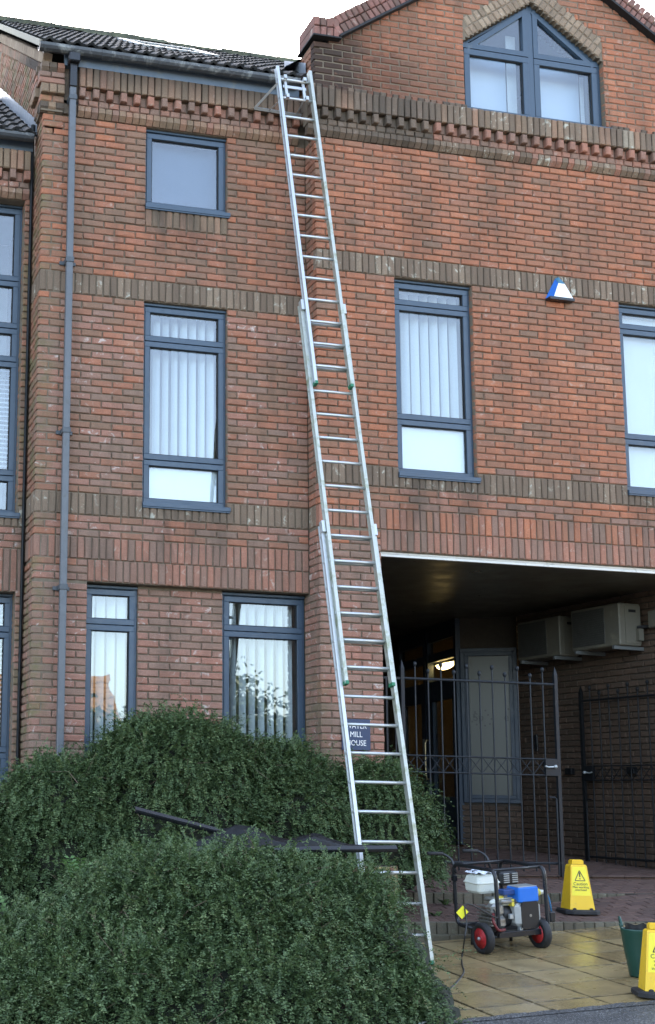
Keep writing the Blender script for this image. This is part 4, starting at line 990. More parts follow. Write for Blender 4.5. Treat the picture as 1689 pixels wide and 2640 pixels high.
# air conditioners
def aircon(s0, s1, z0, z1, d1, label):
    t = thing('air_conditioner', label, 'air conditioner', tuple(F5.P((s0+s1)/2, z0-.05, .2)), 'air conditioning units in the passage')
    cs = MB(); fbox(cs, F5, s0, s1, z0, z1, .07, d1, .012); cs.build('casing', 'ac_case', t)
    gr = MB(); sg0, sg1 = s0+.03, s1-.24
    fbox(gr, F5, sg0, sg1, z0+.04, z1-.03, d1, d1+.006, .002); gr.build('grille', 'ac_grille', t)
    gl = MB()
    for k in range(15): zz = z0+.06+k*(z1-z0-.12)/14; fbox(gl, F5, sg0, sg1, zz-.003, zz+.003, d1+.006, d1+.011, .001)
    gl.build('grille_bars', 'ac_grille', t)
    ep = MB(); ep.obox(F5.P(s1+.003, (z0+z1)/2, .19), F5.n, F5.a, (0, 0, 1), .11, .005, (z1-z0)/2-.03); ep.build('end_panel', 'ac_case', t)
    vg_ = MB(); vg_.obox(F5.P(s1+.010, z1-.09, .20), F5.n, F5.a, (0, 0, 1), .05, .004, .016); vg_.build('vent', 'iron_dark', t)
    vc = MB(); vc.obox(F5.P(s1+.03, z0+.13, .12), F5.n, F5.a, (0, 0, 1), .035, .025, .07); vc.build('valve_cover', 'ac_case', t)
    pp = MB(); pp.tube([F5.P(s1+.02, z0+.22, .14), F5.P(s1+.06, z0+.22, .12), F5.P(s1+.07, z0+.23, .02)], .018, 8); pp.build('pipe', 'rubber', t)
    for ss in (s0+.12, s1-.06):
        bk = MB(); fbox(bk, F5, ss-.018, ss+.018, z0-.045, z0-.003, 0, d1+.05, .002); bk.build('bracket', 'bracket_grey', t)
aircon(1.50, 2.31, 3.53, 4.03, .38, 'nearer dirty cream air conditioning unit high on the passage wall')
aircon(.47, 1.27, 3.51, 4.01, .36, 'farther shadowed air conditioning unit next to the entrance door')
for s_, z_ in ((.95, 2.08), (2.0, 2.08)):
    wh = MB(); fbox(wh, F5, s_-.05, s_+.07, z_-.03, z_+.05, 0, .06, .006); wh.build('gate_catch', 'iron_dark', bld)

# ------------------------------------------------------------------ iron gates
def gate(name, label, hinge, ang, L, m, flip=1, zb0=.92):
    a = np.array([math.cos(ang), math.sin(ang), 0.0]); n_ = np.array([-a[1], a[0], 0]); o = np.array([hinge[0], hinge[1], 0.0])
    t = thing(name, label, 'gate', (hinge[0], hinge[1], zb0), 'pair of iron gates in the archway')
    Q = lambda s_, z_, d_=0: o+a*s_+n_*d_+np.array([0, 0, z_])
    def bar(s0, z0, s1, z1, r, nm, d_=0, k=8):
        mb = MB(); mb.tube([Q(s0, z0, d_), Q(s1, z1, d_)], r, k); mb.build(nm, m, t)
    for s_, ztop in ((.0, 3.05), (L, 3.05)):
        mb = MB(); mb.obox(Q(s_, (zb0+ztop)/2), a, n_, (0, 0, 1), .019, .019, (ztop-zb0)/2)
        c = Q(s_, ztop); mb.add([c+a*i*.019+n_*j*.019 for i, j in ((-1, -1), (1, -1), (1, 1), (-1, 1))]+[c+np.array([0, 0, .09])], [(0, 1, 4), (1, 2, 4), (2, 3, 4), (3, 0, 4)]); mb.build('stile', m, t)
    for z_, r in ((2.945, .014), (2.145, .009), (1.975, .009), (1.06, .014)): bar(0, z_, L, z_, r, 'rail')
    nb = int(round(L/.15)); p_ = L/nb
    for i in range(1, nb):
        zt = 3.07 if i % 2 else 3.0
        mb = MB(); mb.tube([Q(i*p_, .975), Q(i*p_, zt)], .0085, 8)
        mb.lathe(Q(i*p_, zt), (0, 0, 1), [(.009, 0), (.016, .012), (.021, .026), (.021, .036), (.015, .05), (.004, .056)], 10); mb.build('bar', m, t)
    for i in range(nb):
        mb = MB(); s0, s1 = i*p_+.01, (i+1)*p_-.01
        if (i < nb-1):
            mb.tube([Q(s0, 1.985, .008), Q(s1, 2.135, .008)], .0045, 6); mb.tube([Q(s0, 2.135, -.008), Q(s1, 1.985, -.008)], .0045, 6); mb.build('lattice', m, t)
    lp = MB(); lp.obox(Q(L-.085, 2.06), a, n_, (0, 0, 1), .075, .022, .088); lp.build('lock_plate', m, t)
    kb = MB(); kb.tube([Q(L-.09, 2.065, -flip*.02), Q(L-.09, 2.065, -flip*.05), Q(L-.15, 2.06, -flip*.055), Q(L-.19, 2.07, -flip*.055)], .009, 8)
    kb.lathe(Q(L-.06, 2.068, -flip*.045), (0, 1, 0), [(.006, -.02), (.017, -.012), (.02, 0), (.017, .012), (.006, .02)], 10); kb.build('handle', 'galv', t)
    bo = MB(); bo.tube([Q(L-.055, zb0+.02, -flip*.03), Q(L-.055, 1.72, -flip*.03), Q(L-.075, 1.745, -flip*.03), Q(L-.14, 1.745, -flip*.03)], .010, 8); bo.build('drop_bolt', m, t)
    return t
gate('iron_gate', 'closed left leaf of black iron gate with ball-topped bars', (3.97, .05), 0.0, 1.785, 'iron')
gate('iron_gate', 'right leaf of the iron gate swung open against the passage wall', (7.56, .06), math.radians(98.5), 1.80, 'iron_dark', -1)
gp = MB(); gp.box(3.66, 3.70, .03, .07, .9, 3.1); gp.box(3.70, 3.95, .04, .06, 2.93, 2.955); gp.box(3.78, 3.80, .04, .06, .95, 2.93); gp.box(3.88, 3.895, .04, .06, .95, 2.93)
tag(gp.build('gate_post', 'iron'), 'narrow fixed iron panel between the pier and the gate', 'gate post')

# ------------------------------------------------------------------ small things on the wall
t = thing('alarm_box', 'white and blue triangular burglar alarm box on the brick wall', 'alarm box', (5.765, -P_, 7.14))
ya = -P_-.004
def tri(x0, x1, z0, xa, za0, za1, yf, yb): pass
ab = MB(); ab.add([(5.625, ya, 7.17), (5.915, ya, 7.17), (5.80, ya, 7.40), (5.745, ya, 7.40), (5.665, ya-.085, 7.165), (5.905, ya-.075, 7.165), (5.825, ya-.05, 7.335), (5.745, ya-.055, 7.335)], [(4, 5, 6, 7), (5, 1, 2, 6), (0, 1, 5, 4)]); ab.build('front_cover', 'alarm_white', t)
ab = MB(); ab.add([(5.615, ya, 7.165), (5.664, ya-.087, 7.163), (5.744, ya-.057, 7.336), (5.742, ya, 7.402)], [(0, 1, 2, 3)]); ab.build('side_panel', 'alarm_blue', t)
ab = MB(); ab.add([(5.742, ya-.058, 7.336), (5.828, ya-.053, 7.336), (5.80, ya, 7.41), (5.74, ya, 7.41), (5.775, ya-.02, 7.42)], [(0, 1, 4), (1, 2, 4), (0, 4, 3)]); ab.build('cap', 'alarm_blue_dark', t)
ab = MB(); ab.box(5.62, 5.92, ya-.083, ya, 7.135, 7.163); ab.build('base', 'plastic_black', t)
t = thing('name_plaque', 'square dark blue name plaque with white capitals on the brick pier', 'plaque', (3.29, -P_, 2.17))
pq = MB(); pq.rbox(3.135, 3.44, -P_-.024, -P_-.006, 2.165, 2.475, .003); pq.build('plate', 'plaque_blue', t)
for k, wd in enumerate(('WATER', 'MILL', 'HOUSE')): textmesh(wd, .078, 'lettering', 'letter_white', frame3((1, 0, 0), (0, 0, 1), (0, -1, 0), (3.285, -P_-.0246, 2.405-k*.085)), t, sx=.86)
wc = MB(); wc.rbox(3.0, 3.03, -P_-.02, -P_, 3.35, 3.42, .004)

# ------------------------------------------------------------------ ladder
lad = thing('extension_ladder', 'long aluminium triple extension ladder leaning against the brick wall', 'ladder', (2.62, -2.45, .37))
LS = .2375; Ld = np.array([0, LS, 1.0]); Ld /= np.linalg.norm(Ld); Ln_ = np.array([0, -Ld[2], Ld[1]])
LO = np.array([2.62, -2.45, .37])
def LP(x, z, off=0.0):                  # point of the ladder at height z
    return LO+np.array([x, 0, 0])+Ld*((z-.37)/Ld[2])+Ln_*off
for k, (z0, z1, hw, off) in enumerate(((.37, 4.14, .252, 0.0), (2.645, 6.44, .216, .045), (5.54, 9.33, .181, .09))):
    for sgn in (-1, 1):
        a, b_ = LP(sgn*hw, z0, off), LP(sgn*hw, z1, off); mb = MB()
        L = np.linalg.norm(b_-a)/2
        mb.obox((a+b_)/2, (1, 0, 0), Ln_, Ld, .0125, .030, L)
        mb.obox((a+b_)/2+np.array([sgn*.013, 0, 0])+Ln_*.026, (1, 0, 0), Ln_, Ld, .006, .0045, L-.002); mb.obox((a+b_)/2+np.array([sgn*.013, 0, 0])-Ln_*.026, (1, 0, 0), Ln_, Ld, .006, .0045, L-.002)
        so_ = mb.build('stile', 'aluminium_worn' if (k == 1 or sgn > 0) else 'aluminium', lad)
        ft = MB(); c = LP(sgn*hw, z0+.012, off); ft.obox(c, (1, 0, 0), Ln_, Ld, .0155, .033, .015); ft.build('foot', 'foot_green', so_)
        if k < 2:
            gb = MB(); c = LP(sgn*hw, z1-.03, off+.03); gb.obox(c, (1, 0, 0), Ln_, Ld, .018, .028, .055); gb.build('guide_bracket', 'aluminium', so_)
    z = z0+.11
    while z < z1-.05:
        # rung positions run through all sections in step
        rk = round((z-.592)/.2455); zz = .592+rk*.2455
        if z0+.06 < zz < z1-.04:
            a, b_ = LP(-hw, zz, off), LP(hw, zz, off); mb = MB(); mb.tube([a, b_], .0145, 10); ro = mb.build('rung', 'aluminium', lad, True)
            if True:
                for sgn in (-1, 1):
                    rv = MB(); rv.lathe(LP(sgn*(hw+.0125), zz, off), (sgn, 0, 0), [(.017, -.001), (.017, .003), (.009, .006)], 8); rv.build('rung_end', 'galv', ro)
        z += .2455
so_ = MB(); yb = -.115
so_.tube([(2.30, yb, 9.035), (2.945, yb, 9.02)], .019, 4); so_.tube([(2.30, yb, 9.035), LP(-.19, 9.13, .09)], .016, 4); so_.tube([(2.945, yb, 9.02), LP(.19, 9.13, .09)], .016, 4)
so_.obox(LP(-.0, 9.11, .07), (1, 0, 0), Ln_, Ld, .13, .006, .018)
for sgn in (-1, 1):
    so_.obox(LP(sgn*.10, 9.08, .075), (1, 0, 0), Ln_, Ld, .014, .008, .13); so_.obox(LP(sgn*.11, 9.20, .105), (1, 0, 0), Ln_, Ld, .016, .02, .022); so_.obox(LP(sgn*.11, 8.95, .105), (1, 0, 0), Ln_, Ld, .016, .02, .024)
    so_.tube([LP(sgn*.11, 9.0, .07), (2.62+sgn*.16, yb, 9.025)], .009, 4)
so_.build('stand_off', 'aluminium', lad)

# ------------------------------------------------------------------ generator
ex = np.array([1, 0, .0713]); ex /= np.linalg.norm(ex); ey = np.array([0, 1, .0492]); ey = ey-ex*(ex @ ey); ey /= np.linalg.norm(ey); ez = np.cross(ex, ey)
rot = math.radians(-4); ex, ey = ex*math.cos(rot)-ey*math.sin(rot)*-1*-1, ey*math.cos(rot)+ex*math.sin(rot)
ex = ex/np.linalg.norm(ex); ey = np.cross(ez, ex)
G0 = np.array([3.607, -2.27, zf(3.607, -2.27)])
def G(x, y, z): return G0+ex*x+ey*y+ez*z
gen = thing('portable_generator', 'black framed portable generator with white tank and red wheels on the flagstones', 'generator', tuple(G(.24, .3, 0)))
def gbox(x0, x1, y0, y1, z0, z1, nm, m, r=.006, parent=gen):
    m2 = MB(); m2.rbox(x0, x1, y0, y1, z0, z1, r); mb = MB(); mb.add([tuple(G(*q)) for q in m2.v], m2.f); return mb.build(nm, m, parent)
def gtube(pts, r, nm, m, n_=10, parent=gen, closed=False):
    mb = MB(); mb.tube([G(*q) for q in pts], r, n_, closed); return mb.build(nm, m, parent, True)
def bend(pts, r=.05, k=4):
    out = [np.array(pts[0], float)]
    for i in range(1, len(pts)-1):
        p = np.array(pts[i], float); a = np.array(pts[i-1], float)-p; b_ = np.array(pts[i+1], float)-p
        la, lb_ = np.linalg.norm(a), np.linalg.norm(b_); rr = min(r, la*.45, lb_*.45); a = p+a/la*rr; b_ = p+b_/lb_*rr
        for j in range(k+1):
            t_ = j/k; out.append((1-t_)**2*a+2*t_*(1-t_)*p+t_*t_*b_)
    out.append(np.array(pts[-1], float)); return out
ZB, ZT = .155, .68
FW_, FD_ = .48, .60
for x in (0, FW_):
    gtube(bend([(x, .3, ZB), (x, 0, ZB), (x+.0, .0, ZT), (x, FD_, ZT), (x, FD_, ZB), (x, .29, ZB)], .07), .0165, 'frame_loop', 'gen_frame')
for y, z in ((.05, ZT), (FD_-.05, ZT), (FD_-.02, ZB)): gtube([(0, y, z), (FW_, y, z)], .0125, 'cross_rail', 'gen_frame')
gbox(-.005, FW_+.005, -.012, .014, ZB-.028, ZB+.018, 'front_plate', 'gen_frame', .003)
gbox(.0, FW_, .014, .10, ZB+.004, ZB+.012, 'base_plate', 'gen_metal', .002); gbox(.0, FW_, .10, FD_, ZB-.012, ZB-.004, 'base_plate', 'gen_black', .002)
for k, x in enumerate((-.125, .43)):
    c = (x, .05, .130); w = MB(); w.lathe(G(*c), ex, [(.085, -.028), (.118, -.034), (.129, -.022), (.130, 0), (.129, .022), (.118, .034), (.085, .028)], 28, True); wo = w.build('wheel', 'rubber', gen, True)
    rm = MB(); rm.lathe(G(*c), ex, [(.088, -.026), (.088, -.018), (.07, -.012), (.03, -.014), (.03, -.03), (.012, -.034), (.012, .03), (.088, .02)], 24); ro = rm.build('rim', 'wheel_red', wo, True)
    for j in range(8):
        a = j*math.pi/4; sp = MB(); u = ey*math.cos(a)+ez*math.sin(a); vv = np.cross(ex, u); sp.obox(G(*c)+u*.052-ex*.016, u, vv, ex, .034, .007, .006); sp.build('spoke', 'wheel_red', wo)
    hb = MB(); hb.lathe(G(*c)-ex*.034, -ex, [(.014, 0), (.014, .012), (.008, .018)], 12); hb.build('hub_cap', 'galv', wo)
gtube([(-.15, .05, .130), (.46, .05, .130)], .011, 'axle', 'gen_frame')
for x in (.03, .42): gtube([(x, .42, ZB), (x, .44, .0)], .014, 'leg', 'gen_frame')
# engine and alternator
gbox(.06, .25, .03, .28, .395, .43, 'blower_housing', 'gen_metal', .012)
tk = MB(); 
def loft(levels, nm, m, parent=gen):
    mb = MB(); V = []; n_ = 20
    for (x0, x1, y0, y1, z, r) in levels:
        cx, cy_, hx_, hy_ = (x0+x1)/2, (y0+y1)/2, (x1-x0)/2-r, (y1-y0)/2-r
        for q in range(4):
            sx, sy_ = ((1, 1), (-1, 1), (-1, -1), (1, -1))[q]
            for j in range(5):
                a = q*math.pi/2+j*math.pi/8; V.append(G(cx+sx*hx_+r*math.cos(a), cy_+sy_*hy_+r*math.sin(a), z))
    N = len(levels); F_ = [(i*n_+k, i*n_+(k+1) % n_, (i+1)*n_+(k+1) % n_, (i+1)*n_+k) for i in range(N-1) for k in range(n_)]
    F_ += [tuple(range(n_-1, -1, -1)), tuple((N-1)*n_+k for k in range(n_))]
    mb.add(V, F_); return mb.build(nm, m, parent, False)
loft([(.02, .20, .27, .45, .455, .03), (.005, .215, .255, .465, .475, .03), (.0, .22, .25, .47, .535, .03), (-.007, .227, .243, .477, .54, .03), (-.007, .227, .243, .477, .548, .03), (.0, .22, .25, .47, .552, .03), (.012, .208, .262, .458, .595, .035), (.035, .185, .285, .435, .615, .045)], 'fuel_tank', 'gen_white')
mb = MB(); mb.lathe(G(.06, .37, .62), ez, [(.035, 0), (.035, .02), (.03, .024)], 16); mb.build('fuel_cap', 'gen_black', gen)
mb = MB(); mb.lathe(G(.16, .10, .405), -ex, [(.03, -.10), (.035, 0), (.034, .08), (.028, .13), (.014, .16)], 16); mb.build('air_filter', 'gen_white', gen, True)
gbox(.05, .13, .085, .11, .43, .455, 'choke_lever', 'gen_yellow', .006); gbox(.165, .19, .03, .10, .37, .43, 'label', 'gen_yellow', .003)
gbox(.21, .405, -.01, .16, .40, .525, 'control_box', 'gen_blue', .01); gbox(.215, .40, .0, .15, .525, .532, 'control_top', 'galv', .003)
gbox(.10, .21, .04, .12, .465, .51, 'switch_panel', 'gen_navy', .006)
gbox(.185, .435, .0, .20, ZB+.045, .395, 'alternator', 'gen_silver', .03)
ac = MB(); pr = [(-.085, -.10), (-.06, -.115), (.06, -.115), (.085, -.09), (.085, .09), (.065, .11), (-.065, .11), (-.085, .085)]
ac.prism(pr, ex, ez, ey, G(.312, 0, .296), -.006, .004); ac.build('alternator_cover', 'gen_black', gen); mb = MB(); mb.lathe(G(.312, -.006, .29), -ey, [(.012, 0), (.012, .004)], 12); mb.build('cover_bolt', 'gen_metal', gen)
mb = MB(); mb.lathe(G(.20, .17, .29), -ex, [(.10, 0), (.11, .02), (.11, .08), (.095, .10)], 20); mb.build('recoil_starter', 'gen_black', gen, True)
gbox(.13, .165, .02, .05, .27, .31, 'switch', 'galv', .003)
gbox(.0, .13, .05, .30, ZB+.03, .30, 'crankcase', 'gen_metal', .03); gbox(-.02, .10, .04, .14, .30, .40, 'carburettor', 'gen_metal', .02)
for k in range(6): gbox(-.03, .02, .06, .26, ZB+.06+k*.03, ZB+.07+k*.03, 'cooling_fin', 'gen_metal', .002)
gtube(bend([(-.03, .02, .33), (-.06, -.01, .27), (-.02, -.02, .19), (.05, -.01, ZB+.04)], .04), .012, 'fuel_hose', 'red_hose')
mfl = gbox(.26, .45, .30, .45, .50, .62, 'muffler', 'gen_black', .02)
for k in range(5): gbox(.29, .345, .292, .30, .525+k*.018, .534+k*.018, 'muffler_slot', 'galv', .001, mfl); gbox(.375, .43, .292, .30, .525+k*.018, .534+k*.018, 'muffler_slot', 'galv', .001, mfl)
for x0 in (.22, .38): gbox(x0, x0+.035, .02, .06, ZB+.012, ZB+.045, 'rubber_mount', 'galv', .004)
sk = MB(); sk.lathe(G(.405, .06, .465), ex, [(.03, 0), (.03, .03), (.026, .03), (.024, .055), (.018, .09), (.01, .10)], 14); sk.build('plug', 'gen_white', gen, True)
sk = MB(); sk.lathe(G(.405, .06, .465), ex, [(.031, .032), (.031, .05)], 14); sk.build('plug_ring', 'gen_yellow', gen)
gtube(bend([(.50, .06, .465), (.525, .055, .46), (.55, .05, .40), (.555, .04, .30)], .05), .007, 'flex', 'cable_blue')
gbox(.525, .59, .025, .06, .21, .30, 'socket', 'gen_black', .012)
for x in (.0, .36):
    gtube(bend([(x, FD_-.03, .60), (x, FD_+.02, .72), (x-.05, FD_+.06, .765), (x-.17, FD_+.08, .775)], .05), .011, 'handle', 'gen_frame')
    gtube([(x-.06, FD_+.063, .767), (x-.20, FD_+.082, .776)], .017, 'grip', 'rubber')
gbox(-.02, .018, -.02+FD_, .02+FD_, .53, .58, 'clamp', 'gen_frame', .003)
mb = MB(); V = []; N_ = 12                           # rag on the tank
for j in range(N_):
    for i in range(N_):
        x, y = .0+.21*i/(N_-1), .26+.18*j/(N_-1); e = min(i, N_-1-i, j, N_-1-j)/(N_/2)
        V.append(G(x+rng.uniform(-.008, .008), y+rng.uniform(-.008, .008), .628+.045*e*rng.uniform(.3, 1.2)+.012*math.sin(i*1.3)*math.cos(j*1.7)))
mb.add(V, [(j*N_+i, j*N_+i+1, (j+1)*N_+i+1, (j+1)*N_+i) for j in range(N_-1) for i in range(N_-1)]); tag(mb.build('cleaning_rag', 'cloth'), 'crumpled white rag lying on top of the generator tank', 'rag')
tg = MB(); c = onY(1192, 2352, -2.36); tg.obox(c, (.72, 0, .69), (0, 1, 0), (-.69, 0, .72), .042, .0015, .036); tag(tg.build('paper_tag', 'tag_yellow'), 'square yellow tag hanging on the cable beside the generator frame', 'tag')
def groundp(u, v, off=0.0):
    d = ray(u, v); nrm = np.array([-.0713, -.0492, 1.0]); o = np.array([3.31, -3.0, .37+off]); return CP+d*(((o-CP) @ nrm)/(d @ nrm))
cb = MB(); pts = [G(-.02, .03, .36), G(-.035, -.02, .30), onY(1204, 2330, -2.36), onY(1203, 2380, -2.38), onY(1198, 2420, -2.42), groundp(1192, 2462, .01), groundp(1191, 2485, .008), groundp(1196, 2503, .008), groundp(1190, 2517, .008), groundp(1175, 2535, .008), groundp(1160, 2549, .008), groundp(1150, 2563, .008), groundp(1140, 2580, .02)]
def smooth(pts, k=5):
    P = [np.array(q, float) for q in pts]; P = [2*P[0]-P[1]]+P+[2*P[-1]-P[-2]]; out = []
    for i in range(1, len(P)-2):
        for j in range(k):
            t_ = j/k; a, b_, c, d = P[i-1], P[i], P[i+1], P[i+2]
            out.append(.5*((2*b_)+(-a+c)*t_+(2*a-5*b_+4*c-d)*t_*t_+(-a+3*b_-3*c+d)*t_**3))
    out.append(P[-2]); return out
cb.tube(smooth(pts), .0065, 8); tag(cb.build('power_cable', 'cable_black', None, True), 'black cable trailing from the generator across the flagstones', 'cable')
cb = MB(); cb.tube(smooth([groundp(1080, 2640, .05), groundp(1120, 2628, .03), groundp(1158, 2619, .01), groundp(1166, 2618, .008)]), .006, 8); tag(cb.build('loose_wire', 'galv', None, True), 'thin grey wire end poking out under the front shrub', 'wire')

# ------------------------------------------------------------------ caution cones
def cone(pos, ang, lines, label, zfun):
    x, y = pos; z = zfun(x, y); t = thing('caution_cone', label, 'caution cone', (x, y, z), 'yellow caution cones')
    a = np.array([math.cos(ang), math.sin(ang), 0.0]); b_ = np.array([-a[1], a[0], 0.0]); O = np.array([x, y, z])
    Q = lambda p, q, h: O+a*p+b_*q+np.array([0, 0, h])
    bs = MB(); V = []
    for h, e in ((0.002, 0), (.03, 0), (.042, .02)):
        for p, q in ((-.165+e, -.11), (-.11, -.155+e), (.11, -.155+e), (.165-e, -.11), (.165-e, .11), (.11, .155-e), (-.11, .155-e), (-.165+e, .11)): V.append(Q(p, q, h))
    bs.add(V, [tuple(range(8)), tuple(range(16, 24))]+[(i*8+k, i*8+(k+1) % 8, (i+1)*8+(k+1) % 8, (i+1)*8+k) for i in range(2) for k in range(8)]); bs.build('base', 'rubber', t)
    for p, q in ((-.08, -.115), (.08, -.115)):
        k = MB(); k.lathe(Q(p, q, .04), (0, 0, 1), [(.018, 0), (.016, .012), (.006, .018)], 10); k.build('stud', 'rubber', t)
    H0, H1 = .04, .455; w0, w1, d0, d1 = .118, .075, .105, .055
    bd = MB(); V = [Q(p, q, h) for h, ww, dd in ((H0, w0, d0), (H1-.012, w1+.002, d1+.002), (H1, w1-.008, d1-.008)) for p, q in ((-ww, -dd), (ww, -dd), (ww, dd), (-ww, dd))]
    bd.add(V, [(8, 9, 10, 11)]+[(i*4+k, i*4+(k+1) % 4, (i+1)*4+(k+1) % 4, (i+1)*4+k) for i in range(2) for k in range(4)]); bd.build('body', 'cone_yellow', t)
    hd_ = MB(); c = Q(0, 0, H1+.02); hd_.obox(c, a, b_, (0, 0, 1), .055, .04, .016); hd_.obox(Q(0, 0, H1+.038), a, b_, (0, 0, 1), .048, .032, .006); hd_.build('handle', 'cone_yellow', t)
    up = Q(0, -d1, H1)-Q(0, -d0, H0); Lh = np.linalg.norm(up); up /= Lh; nn = np.cross(a, up); 
    S = lambda p, h, e=.001: Q(0, -d0, H0)+a*p+up*h+nn*e
    lb = MB(); pts = [(-.09, .13), (.09, .13), (.066, Lh-.03), (.058, Lh-.02), (-.058, Lh-.02), (-.066, Lh-.03)]; lb.prism(pts, a, up, nn, Q(0, -d0, H0), .0004, .0014); lb.build('label', 'label_yellow', t)
    tr = MB()
    p0, p1, p2 = (-.048, .268), (.048, .268), (0, .362)
    for q0, q1 in ((p0, p1), (p1, p2), (p2, p0)):
        c = (np.array(S(*q0, .003))+np.array(S(*q1, .003)))/2; dd = np.array(S(*q1))-np.array(S(*q0)); ln = np.linalg.norm(dd); dd /= ln; tr.obox(c, dd, np.cross(nn, dd), nn, ln/2, .0035, .0005)
    tr.obox(S(0, .323, .003), a, up, nn, .006, .022, .0005); tr.lathe(S(0, .286, .0028), nn, [(.006, 0), (.006, .001)], 10); tr.build('warning_triangle', 'letter_dark', t)
    for body, h, sz in lines: textmesh(body, sz, 'lettering', 'letter_dark', frame3(a, up, nn, S(0, h, .0026)), t)
    return t
cone((5.11, -1.14), math.radians(-10), (('Caution', .238, .042), ('Men working', .208, .029), ('overhead', .183, .029)  ), 'yellow caution cone on the brick step behind the generator', zt1)
cone((3.765, -4.03), math.radians(-24), (('Caution', .238, .042), ('window', .208, .03), ('cleaning', .182, .03), ('in progress', .157, .029)), 'yellow caution cone cut off by the right edge, in front of the green bucket', zf)
# ------------------------------------------------------------------ bucket
bc = (4.045, -3.47); bz = zf(*bc); t = thing('trug_bucket', 'dark green flexible bucket with dark cloth hanging inside, behind the nearer cone', 'bucket', (bc[0], bc[1], bz))
b1 = MB(); O = np.array([bc[0], bc[1], bz]); n_ = 32; V = []; prof = [(.0, .004), (.09, .004), (.095, .015), (.125, .19), (.147, .33), (.153, .345), (.153, .355), (.144, .355), (.139, .33), (.085, .03), (.0, .025)]
for r_, h in prof:
    for k in range(n_):
        a = 2*math.pi*k/n_; wob = 1+.03*math.cos(2*a+.6)*(h/.38); lift = .035*max(0, math.cos(2*(a-2.6)))**6*(1 if h > .31 else 0)
        V.append(O+np.array([r_*.92*wob*math.cos(a), r_*.92*wob*math.sin(a), h+lift]))
b1.add(V, [(i*n_+k, i*n_+(k+1) % n_, (i+1)*n_+(k+1) % n_, (i+1)*n_+k) for i in range(len(prof)-1) for k in range(n_)]); b1.build('body', 'bucket_green', t, True)
for s_ in (2.6, 2.6-math.pi):
    ha = []
    for k in range(9):
        q = -1+2*k/8; a = s_+q*.42; ha.append(O+np.array([.138*math.cos(a), .138*math.sin(a), .37+.062*(1-q*q)]))
    hm = MB(); hm.tube(smooth(ha, 3), .0095, 8); hm.build('handle', 'bucket_green', t, True)
dc = MB(); V = []
for i in range(8):
    for j in range(6):
        a = -.6+i*.22; h = .38-j*.05-(.02 if j else 0)+rng.uniform(-.01, .01); r_ = .12-.008*j+rng.uniform(-.01, .008); V.append(O+np.array([r_*math.cos(a+1.1), r_*math.sin(a+1.1), h]))
dc.add(V, [(i*6+j, i*6+j+1, (i+1)*6+j+1, (i+1)*6+j) for i in range(7) for j in range(5)])
tag(dc.build('dark_cloth', 'sack_black', None, True), 'black cloth hanging over the inside of the green bucket', 'cloth')

# ------------------------------------------------------------------ shrubs
def inside(p, spec, f):
    for c, r in spec:
        if (((p-np.array(c))/(np.array(r)*f))**2).sum() < 1: return True
    return False
def leaf_batch(pts, dirs, nrms, L, W):
    """folded 4-vertex leaves; returns verts, faces"""
    n_ = len(pts); side = np.cross(dirs, nrms); side /= np.linalg.norm(side, axis=1)[:, None]+1e-9
    V = np.empty((n_, 4, 3)); Lc = L[:, None]; Wc = W[:, None]
    V[:, 0] = pts; V[:, 1] = pts+dirs*Lc*.5+side*Wc+nrms*Wc*.35; V[:, 2] = pts+dirs*Lc; V[:, 3] = pts+dirs*Lc*.5-side*Wc+nrms*Wc*.35
    i = np.arange(n_)[:, None]*4
    return V.reshape(-1, 3), np.concatenate([i, i+1, i+2, i+3], 1)
def fast_mesh(name, V, F4_, m):
    me = bpy.data.meshes.new(name); me.vertices.add(len(V)); me.vertices.foreach_set('co', V.astype(np.float32).ravel())
    k = F4_.shape[1]; me.loops.add(F4_.size); me.loops.foreach_set('vertex_index', F4_.astype(np.int32).ravel())
    me.polygons.add(len(F4_)); me.polygons.foreach_set('loop_start', np.arange(0, F4_.size, k, dtype=np.int32)); me.polygons.foreach_set('loop_total', np.full(len(F4_), k, np.int32))
    me.materials.append(MATS[m]); me.update(); me.validate(); return me
def lump(p):
    """smooth billows, amplitude about 1"""
    return (np.sin(p[:, 0]*5.1+1.3*np.sin(p[:, 1]*3.7))*np.cos(p[:, 2]*4.3+.7)+.7*np.sin(p[:, 0]*9.7+p[:, 2]*7.1+2)*np.cos(p[:, 1]*8.3)+.45*np.sin(p[:, 0]*17+p[:, 1]*13)*np.cos(p[:, 2]*16+1))/1.6
def unit(a): return a/(np.linalg.norm(a, axis=1)[:, None]+1e-9)
